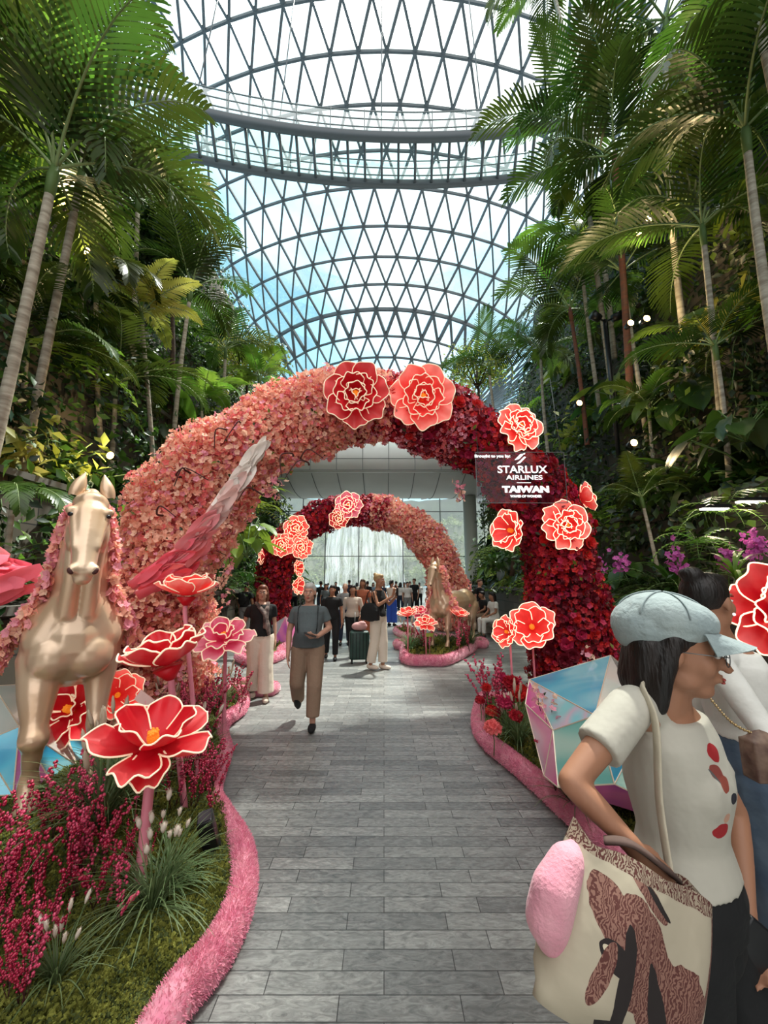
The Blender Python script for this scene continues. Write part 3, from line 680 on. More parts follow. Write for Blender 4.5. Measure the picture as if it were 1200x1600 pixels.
# ---------------------------------------------------------------- understorey plants, built once per kind and copied
def big_leaf_mesh(seed, L_=.34, w=.22):
    mb = MB(); rows = []
    for j in range(7):
        v = j/6; x = v*L_; ww = w*.5*(sin(pi*min(1, v*.8+.2))**.7) if j < 6 else .004
        rows.append([(x, -ww, -.25*x*v+.02), (x, -ww*.5, -.25*x*v+.012), (x, 0, -.25*x*v), (x, ww*.5, -.25*x*v+.012), (x, ww, -.25*x*v+.02)])
    mb.grid(rows); return mb
def merged_leaf_plant(kind, seed, mt):
    rnd = random.Random(seed); leaf = MB(); stem = MB()
    if kind == 'broad':
        base = big_leaf_mesh(0)
        for i in range(15):
            a = i*2.4; el = rnd.uniform(.2, 1.2); l = rnd.uniform(.25, .5); tip = Vector((cos(a)*cos(el)*l, sin(a)*cos(el)*l, sin(el)*l+.05))
            stem.tube([(0, 0, 0), tip*.5+Vector((0, 0, .05)), tip], .008, 4)
            Mx = Matrix.Rotation(a+rnd.uniform(-.3, .3), 3, 'Z') @ Matrix.Rotation(rnd.uniform(.1, .9), 3, 'Y') @ Matrix.Rotation(rnd.uniform(-.3, .3), 3, 'X')
            s = rnd.uniform(.7, 1.2); leaf.add([Mx @ (Vector(v)*s)+tip for v in base.v], base.f)
    elif kind == 'fern':
        for i in range(11):
            a = i*2.4; el = rnd.uniform(.3, 1.2); p = Vector((0, 0, 0)); d0 = Vector((cos(a), sin(a), 0)); pts = []
            for j in range(12):
                pts.append(p.copy()); p = p+(d0*cos(el)+Vector((0, 0, sin(el))))*.065; el -= .16
            stem.tube(pts, .005, 4); sd = Vector((-d0.y, d0.x, 0))
            for j in range(1, 12):
                w = .13*sin(pi*(j+1)/13)+.02
                for s in (-1, 1):
                    b = pts[j]; e = b+sd*s*w+Vector((0, 0, -.03))+d0*.03; leaf.add([b-d0*.02, e, b+d0*.025+Vector((0, 0, .004))], [(0, 1, 2)])
    elif kind == 'strap':
        for i in range(20):
            a = i*2.4; el = rnd.uniform(.4, 1.4); p = Vector((0, 0, 0)); d0 = Vector((cos(a), sin(a), 0)); sd = Vector((-d0.y, d0.x, 0)); rows = []; l = rnd.uniform(.08, .13)
            for j in range(8):
                w = .022*sin(pi*(j*.8+1)/8)+.003; rows.append((p-sd*w, p+sd*w)); p = p+(d0*cos(el)+Vector((0, 0, sin(el))))*l; el -= .22
            leaf.grid(rows)
    elif kind == 'bush':
        for i in range(12):
            a = i*2.4; e = Vector((cos(a), sin(a), rnd.uniform(.3, 1.6))).normalized()*rnd.uniform(.3, .5); stem.tube([(0, 0, 0), e*.5+Vector((0, 0, .06)), e], .007, 4)
            for k in range(16):
                t = rnd.uniform(.3, 1.1); q = e*t+Vector((rnd.gauss(0, .07), rnd.gauss(0, .07), rnd.gauss(0, .07)))
                Mx = Euler((rnd.uniform(-.8, .8), rnd.uniform(-.3, 1.2), rnd.uniform(0, 6.3))).to_matrix(); s = rnd.uniform(.09, .15)
                leaf.add([Mx @ (Vector(v)*s)+q for v in LFV], [tuple(f) for f in LFF])
    elif kind == 'vine':
        for i in range(7):
            x = rnd.uniform(-.25, .25); y = rnd.uniform(-.15, .15); p = Vector((x, y, 0)); pts = []; n = rnd.randint(9, 16)
            for j in range(n):
                pts.append(p.copy()); p = p+Vector((rnd.gauss(0, .025), rnd.gauss(0, .025), -.1))
                for k in range(3):
                    Mx = Euler((rnd.uniform(-.6, .6), rnd.uniform(.4, 1.5), rnd.uniform(0, 6.3))).to_matrix(); s = rnd.uniform(.08, .13)
                    leaf.add([Mx @ (Vector(v)*s)+p for v in LFV], [tuple(f) for f in LFF])
            stem.tube(pts, .005, 4)
    return leaf.mesh('leaves', M[mt]), (stem.mesh('stems', M['green_stem']) if stem.v else None)
KN = {'broad': ('broad_leaf_plant', 'plant', 'broad-leaved'), 'fern': ('fern', 'fern', 'feathery'), 'strap': ('strap_leaf_plant', 'plant', 'strap-leaved'),
      'bush': ('leafy_shrub', 'shrub', 'small-leaved'), 'vine': ('hanging_vine', 'vine', 'trailing')}
rv = random.Random(5)
VAR = {}
for k in KN:
    VAR[k] = []
    for q, mt in enumerate({'broad': ['leaf', 'leaf_dark', 'leaf_bright'], 'fern': ['leaf', 'leaf_bright'], 'strap': ['leaf', 'leaf_bright'], 'bush': ['leaf_dark', 'leaf', 'leaf_yellow'], 'vine': ['leaf_dark', 'leaf']}[k]):
        VAR[k].append((mt, merged_leaf_plant(k, q+3, mt)))
TONE = {'leaf': 'mid green', 'leaf_dark': 'dark green', 'leaf_bright': 'bright green', 'leaf_yellow': 'yellowish'}
def plant(k, q, loc, sc, lab, group, rz=None):
    mt, (lm, sm_) = VAR[k][q]; t = thing(KN[k][0], lab, KN[k][1], loc, rz if rz is not None else rv.uniform(0, 6.3), group, sc)
    link('leaves', lm, t)
    if sm_: link('stems', sm_, t)
    return t
SH = [(5.2, 1.4), (6.3, 3.25), (7.1, 6.35), (8.1, 10.1), (9.3, 14.1)]
TN = ['planter at the foot', 'first ledge', 'second ledge', 'third ledge', 'top ledge']
for s in (-1, 1):
    sd = 'left' if s < 0 else 'right'
    for ti, (x, z) in enumerate(SH):
        cnt = (34, 30, 26, 22, 16)[ti]
        for i in range(cnt):
            y = (2.5 if ti < 2 else 1.0)+i*(21.5/cnt)+rv.uniform(-.3, .3); k = rv.choices(['broad', 'fern', 'strap', 'bush', 'vine'], [5, 4, 2, 4, 3])[0]
            q = rv.randrange(len(VAR[k])); mt = VAR[k][q][0]; sc = rv.uniform(1.0, 1.9)*(1.0 if ti == 0 else 1.4)
            xx = s*(x+side_x(s, y)+rv.uniform(-.2, .35)-(.35 if k == 'vine' else 0)); 
            if s < 0 and ti == 0 and y < 4: continue
            st_ = 'near' if y < 8 else 'middle' if y < 16 else 'far'; lab = '%s %s %s, %s stretch of the %s, %s green wall' % (TONE[mt], KN[k][2], KN[k][1], st_, TN[ti], sd)
            plant(k, q, (xx, y, z+.03), sc, lab, '%s %s plants on the %s, %s wall, %s stretch' % (KN[k][2]+' '+TONE[mt], k, TN[ti], sd, st_))
            if i % 2 == 0:   # clinging plants half way up the face above
                k2 = rv.choice(['vine', 'bush', 'broad', 'fern']); q2 = rv.randrange(len(VAR[k2])); mt2 = VAR[k2][q2][0]; zz = z+rv.uniform(.9, 3.0)
                plant(k2, q2, (s*(ter_x(zz)+side_x(s, y)-.1), y+rv.uniform(-.4, .4), zz), sc*.9, '%s %s %s clinging to the %s wall above the %s, %s stretch' % (TONE[mt2], KN[k2][2], KN[k2][1], sd, TN[ti].replace('planter at the foot', 'planter'), st_),
                      'clinging %s %s above the %s, %s wall, %s stretch' % (TONE[mt2], k2, TN[ti], sd, st_))
# ---------------------------------------------------------------- neon-edged paper flowers
def petal(Lp, Wd, e0, e1, ruf=.05, seed=0, cup=.25, nu=15, nv=8, tipc=0.0):
    """one petal in its own frame, root at origin, growing along +X, rising along Z. returns surface MB and rim points"""
    rnd = random.Random(seed); ph = rnd.uniform(0, 6.3); k = rnd.choice([2.0, 2.6, 3.2]); rows = []
    prof_ = []; x = z = 0
    for j in range(nv+1):
        prof_.append((x, z)); e = e0+(e1-e0)*(j/nv)**1.3; x += cos(e)*Lp/nv; z += sin(e)*Lp/nv
    for j in range(nv+1):
        v = j/nv; row = []
        for i in range(nu+1):
            u = -1+2*i/nu; uu = u*(0.16+.84*sin(min(1, v*1.15)*pi/2)**.8)*Wd*.5*(1-.12*max(0, v-.7)/.3)
            vv = v*(1-.20*u*u*v+tipc*(1-abs(u))*v); q = vv*nv; a = min(int(q), nv-1); fx = prof_[a][0]+(prof_[min(a+1, nv)][0]-prof_[a][0])*(q-a); fz = prof_[a][1]+(prof_[min(a+1, nv)][1]-prof_[a][1])*(q-a)
            e = e0+(e1-e0)*v
            lift = cup*u*u*Wd*.5*(.4+.6*v)+ruf*Lp*sin(k*u*pi/1.3+ph)*v*v
            row.append(Vector((fx-sin(e)*lift, uu, fz+cos(e)*lift)))
        rows.append(row)
    rim = [rows[j][0] for j in range(2, nv)]+rows[nv]+[rows[j][-1] for j in range(nv-1, 1, -1)]
    return rows, rim
def solid_grid(mb, rows, th=.006):
    """thin sheet with real thickness"""
    nv, nu = len(rows), len(rows[0]); nrm = []
    for j in range(nv):
        r = []
        for i in range(nu):
            a = rows[min(j+1, nv-1)][i]-rows[max(j-1, 0)][i]; b = rows[j][min(i+1, nu-1)]-rows[j][max(i-1, 0)]
            n = b.cross(a); r.append(n.normalized()*th if n.length > 1e-9 else Vector((0, 0, th)))
        nrm.append(r)
    mb.grid(rows); mb.grid([[rows[j][i]+nrm[j][i] for i in range(nu)][::-1] for j in range(nv)])
PETC = {}
def petal_meshes(key, args, mt, edge, er):
    k = (key, mt, edge)
    if k not in PETC:
        rows, rim = petal(*args[0], **args[1]); a = MB(); solid_grid(a, rows); b = MB(); b.tube(rim, er, 6)
        PETC[k] = (a.mesh('petal', M[mt]), b.mesh('edge', M[edge]))
    return PETC[k]
def lantern(kind, mt, edge, name='neon_edged_flower', label='x', er=.009):
    """flower facing local +Z, outer radius about 0.5"""
    t = thing(name, label, 'flower')
    if kind == 'peony':
        lay = [(7, .50, .44, .10, .45, .09, 0), (6, .36, .38, .5, 1.0, .08, .4), (5, .25, .30, .9, 1.35, .07, .9), (3, .15, .2, 1.2, 1.9, .05, .2)]
    elif kind == 'lotus':
        lay = [(5, .52, .38, .12, .55, .06, .2), (5, .42, .32, .55, 1.15, .05, .8), (2, .40, .34, -.25, -.1, .08, 4.2)]
    elif kind == 'open':
        lay = [(6, .52, .36, -.05, .30, .07, .2), (5, .42, .34, .35, .85, .06, .7), (3, .26, .26, .9, 1.2, .05, .1)]
    else:   # cup seen from the side
        lay = [(6, .50, .46, .30, .95, .06, .2), (5, .44, .36, .6, 1.2, .06, .7)]
    sd = 0
    for li, (n, Lp, Wd, e0, e1, ruf, ph) in enumerate(lay):
        for i in range(n):
            key = (kind, li, i % 3); pm_, em = petal_meshes(key, ((Lp, Wd, e0+.08*(i % 3-1), e1+.12*(i % 3-1)), dict(ruf=ruf, seed=li*7+i % 3)), mt, edge, er)
            z = .02*li; a = 2*pi*i/n+ph
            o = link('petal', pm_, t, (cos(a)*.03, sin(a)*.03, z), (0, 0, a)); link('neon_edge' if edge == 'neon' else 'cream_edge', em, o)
    c = MB(); c.ell((0, 0, .09), (.05, .05, .07)); 
    for i in range(14): a = i*2.4; c.ell((cos(a)*.035, sin(a)*.035, .13+.01*(i % 3)), .014, nu=6, nv=5)
    c.build('stamens', M['core'], t)
    return t
def aim(n): return Vector(n).to_track_quat('Z', 'Y').to_euler()
def with_roll(n, roll):
    q = Vector(n).to_track_quat('Z', 'Y'); return (q.to_matrix() @ Matrix.Rotation(roll, 3, 'Z')).to_euler()
TPL = {}
def put_flower(kind, mt, edge, loc, n, dia, label, group, roll=0, name='neon_edged_flower', er=.009):
    k = (kind, mt, edge, name)
    if k not in TPL:
        t = lantern(kind, mt, edge, name, label, er); TPL[k] = (t, kidmap(t)); o = t
    else: o = clone(TPL[k][0], TPL[k][1], loc)
    o.location = loc; o.rotation_euler = with_roll(n, roll); o.scale = (dia,)*3; o['label'] = label; o['group'] = group
    return o

# ---------------------------------------------------------------- flower arches
rga = np.random.default_rng(11)
def catmull(pts, n):
    pts = [Vector(p) for p in pts]; out = []; m = len(pts)
    for i in range(m-1):
        p0, p1, p2, p3 = pts[max(i-1, 0)], pts[i], pts[i+1], pts[min(i+2, m-1)]
        for j in range(n):
            t = j/n; out.append(.5*((2*p1)+(p2-p0)*t+(2*p0-5*p1+4*p2-p3)*t*t+(3*p1-p0-3*p2+p3)*t**3))
    out.append(pts[-1]); return out
def arch(name_label, pxs, depth, rads, split, redside, npink, nred, nroses, fsz, seed, core_r=.72):
    rng = np.random.default_rng(seed)
    cl = [P(x, y, depth(x)) for x, y in pxs]; rr = list(rads)
    path = catmull(cl, 8); rad = np.interp(np.linspace(0, len(cl)-1, len(path)), range(len(cl)), rr)
    base = Vector((sum(p.x for p in (cl[0], cl[-1]))/2, (cl[0].y+cl[-1].y)/2, 0))
    # carry both legs to the ground
    if cl[0].z > .1: path = [Vector((cl[0].x, cl[0].y, .02))]+path; rad = np.insert(rad, 0, rad[0])
    if cl[-1].z > .1: path = path+[Vector((cl[-1].x, cl[-1].y, .02))]; rad = np.append(rad, rad[-1])
    t = thing('flower_arch', name_label, 'arch', base)
    pts = [p-base for p in path]
    c = MB(); 
    fr_tan = [(pts[min(i+1, len(pts)-1)]-pts[max(i-1, 0)]).normalized() for i in range(len(pts))]
    sN = len(pts); cum = np.concatenate([[0], np.cumsum([(pts[i+1]-pts[i]).length for i in range(sN-1)])])
    pxs_path = []   # position along arch 0..1 for colour
    Pn = np.array([tuple(p) for p in pts]); Tn = np.array([tuple(p) for p in fr_tan])
    def sample(n, s0, s1, r0, r1):
        s = rng.uniform(s0, s1, n)*cum[-1]; i = np.clip(np.searchsorted(cum, s)-1, 0, sN-2); f = ((s-cum[i])/(cum[i+1]-cum[i]))[:, None]
        p = Pn[i]*(1-f)+Pn[i+1]*f; tt = Tn[i]*(1-f)+Tn[i+1]*f; tt /= np.linalg.norm(tt, axis=1)[:, None]
        ref = np.tile([0, 1.0, 0], (n, 1)); x = np.cross(tt, ref); x /= np.linalg.norm(x, axis=1)[:, None]; y = np.cross(x, tt)
        a = rng.uniform(0, 2*pi, n); rad_ = (rad[i]*(1-f[:, 0])+rad[i+1]*f[:, 0])
        nn = x*np.cos(a)[:, None]+y*np.sin(a)[:, None]
        lump = 1+.045*np.sin(s*23+a*5)+.10*np.sin(s*3.1+a*2)+.07*np.sin(s*7.3-a*3)
        pos = p+nn*(rad_*lump*rng.uniform(r0, r1, n))[:, None]
        ok = pos[:, 2] > .06
        return pos[ok], nn[ok], (s/cum[-1])[ok]
    sp = split
    cp = MB(); k = int(np.searchsorted(cum/cum[-1], sp)); pk = pts[:k+1]; rk = [r*core_r for r in rad[:k+1]]; rd = pts[k:]; rdk = [r*core_r for r in rad[k:]]
    c.tube(pk, rk, 16); (cp).tube(rd, rdk, 16)
    first, second = (('pink3', 'red2') if redside > 0 else ('red2', 'pink3'))
    c.build('frame', mat('blossom_backing', *( ((.45, .10, .10), .9) if redside > 0 else ((.07, .004, .01), .9))), t)
    cp.build('frame', mat('blossom_backing', *(((.07, .004, .01), .9) if redside > 0 else ((.45, .10, .10), .9))), t)
    ip = (0, sp+.03) if redside > 0 else (sp-.03, 1); ir = (sp-.02, 1) if redside > 0 else (0, sp+.02)
    pos, nn, s = sample(npink, ip[0], ip[1], .78, 1.14)
    ch = rng.choice(4, len(pos), p=[.42, .32, .13, .13])
    o = scatter('pink_blossoms', FLV, FLF, pos, rand_rots(len(pos), nn, rng, .75), rng.uniform(fsz*.7, fsz*1.25, len(pos)), [M['pink1'], M['pink2'], M['pink3'], M['pink4']], ch, t)
    tag(o, 'small peach and pink blossoms', kind='stuff')
    # pale sprinkle of blossoms spilling over into the crimson part
    spill = (sp, sp+.14) if redside > 0 else (sp-.14, sp)
    pos, nn, s = sample(npink//16, *spill, .95, 1.1)
    tag(scatter('pink_blossoms', FLV, FLF, pos, rand_rots(len(pos), nn, rng, .5), rng.uniform(fsz*.7, fsz*1.2, len(pos)), [M['pink4'], M['pink3']], rng.choice(2, len(pos)), t), kind='stuff')
    pos, nn, s = sample(nred, ir[0], ir[1], .78, 1.06)
    ch = rng.choice(4, len(pos), p=[.36, .30, .16, .18])
    o = scatter('red_blossoms', FLV, FLF, pos, rand_rots(len(pos), nn, rng, .5), rng.uniform(fsz*.8, fsz*1.5, len(pos)), [M['red1'], M['red2'], M['red3'], M['red4']], ch, t)
    tag(o, 'small crimson and magenta blossoms', kind='stuff')
    # larger roses as parts
    RV, RF = rose_proto(); rm = [np_mesh('rose', RV, RF, M[q]) for q in ('red1', 'red2', 'red3', 'red4')]
    pos, nn, s = sample(nroses*3, ir[0]+.03, ir[1], .96, 1.08); cnt = 0
    for q in range(len(pos)):
        if nn[q][1] > .15: continue
        link('rose', rm[rng.integers(4)], t, tuple(pos[q]), with_roll(nn[q], rng.uniform(0, 6)), float(rng.uniform(.055, .105)*1.0)); cnt += 1
        if cnt >= nroses: break
    # a few green leaves
    pos, nn, s = sample(npink//40, 0, 1, 1.0, 1.14)
    tag(scatter('leaves', LFV, LFF, pos, rand_rots(len(pos), nn, rng, .6), rng.uniform(.05, .10, len(pos)), [M['leaf_bright'], M['leaf']], rng.choice(2, len(pos)), t), kind='stuff')
    return t, pts, rad, base
near_px = [(228, 1085), (236, 1010), (250, 925), (275, 830), (325, 752), (392, 692), (480, 652), (590, 636), (690, 660), (775, 712), (840, 790), (873, 870), (886, 955), (892, 1045)]
nd = lambda x: 5.0+1.25*(x-228)/(892-228)
A1, A1p, A1r, A1b = arch('large near flower arch, peach pink on the left and crimson on the right', near_px, nd,
    (.60, .60, .60, .60, .58, .54, .50, .50, .50, .50, .52, .54, .56, .58),   .475, 1, 26000, 14000, 95, .036, 21)
far_px = [(424, 985), (424, 930), (434, 880), (458, 838), (500, 808), (562, 798), (622, 808), (666, 840), (692, 885), (702, 935), (704, 990)]
A2, A2p, A2r, A2b = arch('far flower arch before the waterfall, crimson on the left and pink on the right', far_px, lambda x: 14.0,
    (.60, .60, .60, .56, .52, .52, .54, .56, .60, .62, .62), .56, -1, 13000, 8500, 70, .05, 22)
# curly dark twigs sticking out of the near arch
rt = random.Random(8)
for (x0, y0, x1, y1) in ((355, 672, 335, 700), (375, 660, 350, 690), (275, 742, 325, 750), (290, 735, 272, 760), (455, 708, 440, 745), (470, 715, 505, 716), (370, 765, 360, 790), (245, 803, 275, 808), (480, 722, 445, 748), (405, 770, 372, 782)):
    a = P(x0, y0, nd(x0)-.62)-A1b; b = P(x1, y1, nd(x1)-.68)-A1b; m = (a+b)/2+Vector((rt.uniform(-.08, .08), -.05, .1)); mb = MB()
    mb.tube(catmull([a+Vector((0, .12, 0)), a, m, b], 5), [.014-.0006*i for i in range(16)], 6); mb.build('twig', M['stem'], A1)
# hanging blossom sprays below the inner edge
def spray(x, y, n, lab):
    a = P(x, y, nd(x)-.3)-A1b; s = MB(); pts = [a+Vector((rt.uniform(-.02, .02)*i, 0, -.06*i)) for i in range(n)]; s.tube(pts, .005, 4); o = s.build('hanging_spray', M['stem'], A1)
    k = n*3; pos = np.array([tuple(pts[i % n]) for i in range(k)])+rga.normal(0, .025, (k, 3))
    scatter('blossoms', FLV, FLF, pos, rand_rots(k, rga.normal(0, 1, (k, 3)), rga, .5), rga.uniform(.03, .045, k), [M['pink4'], M['pink2']], rga.choice(2, k), o)
for (x, y, n) in ((418, 752, 4), (428, 745, 6), (436, 738, 5), (410, 760, 3), (355, 800, 6), (345, 830, 8), (715, 755, 3), (722, 765, 4), (358, 870, 7), (350, 900, 6)): spray(x, y, n, '')
GA = 'neon edged flowers fixed on the near arch'
fl = [  # px, py, depth offset in front, kind, mat, dia m, normal, label
 (557, 617, 'peony', 'lred', .86, (-.05, -1, -.25), 'big red cream edged peony, left of the pair on top of the near arch'),
 (659, 622, 'peony', 'lcoral', .90, (.05, -1, -.25), 'big coral cream edged peony, right of the pair on top of the near arch'),
 (808, 670, 'peony', 'lcoral', .72, (.3, -1, .1), 'glowing coral peony high on the right shoulder of the near arch, above the sponsor sign'),
 (880, 822, 'peony', 'lcoral', .72, (.15, -1, 0), 'glowing coral peony on the right leg of the near arch, below the sponsor sign'),
 (803, 830, 'cup', 'lcoral', .66, (-.9, -.5, .1), 'glowing coral flower seen from the side on the inner edge of the right arch leg'),
 (907, 780, 'cup', 'lcoral', .5, (.9, -.2, .3), 'glowing flower half hidden on the outer edge of the right arch leg'),
]
for (x, y, k, mt, dia, n, lab) in fl:
    i = min(range(len(near_px)), key=lambda q: abs(near_px[q][0]-x)); d = nd(x)-.60
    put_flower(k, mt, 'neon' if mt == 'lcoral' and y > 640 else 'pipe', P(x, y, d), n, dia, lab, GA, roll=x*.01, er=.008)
put_flower('cup', 'lcoral', 'neon', P(832, 982, 5.3), (-.35, -.75, .35), .66, 'large glowing coral flower on a stem at the foot of the right arch leg', GA, roll=.4)
put_flower('cup', 'lcoral', 'neon', P(795, 988, 5.2), (-.8, -.5, .2), .42, 'smaller glowing coral flower left of the large one at the right arch foot', GA, roll=1.4)
for (x0, y0, d, y1) in ((832, 1000, 5.3, 1100), (797, 1000, 5.25, 1090)):
    pass
far_fl = [(545, 790, .95, 'lpink', 'pink flower at the crown of the far arch'), (530, 811, .7, 'lred', 'orange-red flower just under the crown flower of the far arch'),
 (464, 826, .9, 'lcoral', 'topmost of the three clustered glowing flowers on the crimson shoulder of the far arch'), (442, 852, .8, 'lcoral', 'left of the three clustered glowing flowers on the far arch'),
 (473, 856, .75, 'lcoral', 'right of the three clustered glowing flowers on the far arch'), (462, 888, .6, 'lcoral', 'small glowing flower on the inner edge of the left leg of the far arch'),
 (461, 915, .7, 'lcoral', 'glowing flower low on the inner edge of the left leg of the far arch'), (414, 870, .6, 'lred', 'red flower on the outer edge of the left leg of the far arch')]
for q, (x, y, dia, mt, lab) in enumerate(far_fl):
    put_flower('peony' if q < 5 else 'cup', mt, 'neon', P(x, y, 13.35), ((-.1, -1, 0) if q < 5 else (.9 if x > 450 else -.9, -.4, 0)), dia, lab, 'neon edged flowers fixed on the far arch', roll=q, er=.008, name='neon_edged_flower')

# ---------------------------------------------------------------- acrylic sponsor sign in front of the near arch
def text_mesh(body, size, bold=0.0, ext=.004, sx=1.0, space=1.0):
    c = bpy.data.curves.new('t', 'FONT'); c.body = body; c.size = size; c.align_x = 'CENTER'; c.align_y = 'CENTER'; c.offset = bold; c.extrude = ext; c.space_character = space
    o = bpy.data.objects.new('t', c); me = bake(o); me.transform(Matrix.Diagonal((sx, 1, 1, 1))); return me
ds = 5.35
c0 = P(815, 745, ds); s = thing('sponsor_sign', 'clear acrylic sign with white airline and Taiwan lettering hung in front of the crimson arch', 'sign', c0)
ppm = (P(816, 745, ds).x-P(815, 745, ds).x)
ax = MB(); ax.box((0, .03, 0), (140*ppm, .012, 82*ppm)); ax.build('acrylic_panel', M['acrylic'], s, smooth=False)
ax = MB()
for z in (41, -41): ax.box((0, .03, z*ppm), (140*ppm, .014, .006))
for x in (-70, 70): ax.box((x*ppm, .03, 0), (.006, .014, 82*ppm))
ax.build('panel_edge', M['rail'], s, smooth=False)
def sign_text(body, cx, cy, wpx, hpx, bold, label=None, name='lettering'):
    me = text_mesh(body, 1.0, bold, .02); me.name = name
    n = len(me.vertices); co = np.empty(n*3, np.float32); me.vertices.foreach_get('co', co); co = co.reshape(-1, 3)
    lo, hi = co.min(0), co.max(0); co[:, 0] = (co[:, 0]-(lo[0]+hi[0])/2)/(hi[0]-lo[0])*wpx*ppm; co[:, 1] = (co[:, 1]-(lo[1]+hi[1])/2)/(hi[1]-lo[1])*hpx*ppm; co[:, 2] *= .2
    me.vertices.foreach_set('co', co.ravel()); me.update(); me.materials.clear(); me.materials.append(M['signwhite'])
    link(name, me, s, ((cx-815)*ppm, 0, (745-cy)*ppm*1.0), (pi/2, 0, 0))
sign_text('Brought to you by:', 771, 712, 56, 6, .03)
sign_text('STARLUX', 817, 733, 78, 12, .015); sign_text('AIRLINES', 819, 746, 57, 7.5, .012)
sign_text('TAIWAN', 820, 765, 73, 11, .06); sign_text('WAVES OF WONDER', 820, 776, 49, 4, .04)
lg = MB(); lg.box(((818-815)*ppm, 0, (745-754.5)*ppm), (22*ppm, .004, 1.2*ppm)); lg.build('divider_line', M['signwhite'], s, smooth=False)
lg = MB()
def poly_xz(pts):
    b = len(lg.v)
    for dy in (0, .006): lg.v += [((x-815)*ppm, dy, (745-y)*ppm) for x, y in pts]
    n = len(pts); lg.face(range(b, b+n)); lg.face([b+n+i for i in range(n)][::-1])
    for i in range(n): lg.face((b+i, b+(i+1) % n, b+n+(i+1) % n, b+n+i))
poly_xz([(806, 717), (815, 708), (822, 707), (813, 716), (806, 718)]); poly_xz([(815, 718), (821, 712), (824, 713), (814, 723), (808, 724)]); poly_xz([(820, 707), (823, 706), (822, 709)])
lg.build('star_emblem', M['signwhite'], s, smooth=False)
hw = MB()
for x in (-66, 66): hw.tube([(x*ppm, .03, 41*ppm), (x*ppm*1.0, .2, 41*ppm+1.2)], .004, 5)
hw.build('hanging_wire', M['rail'], s)

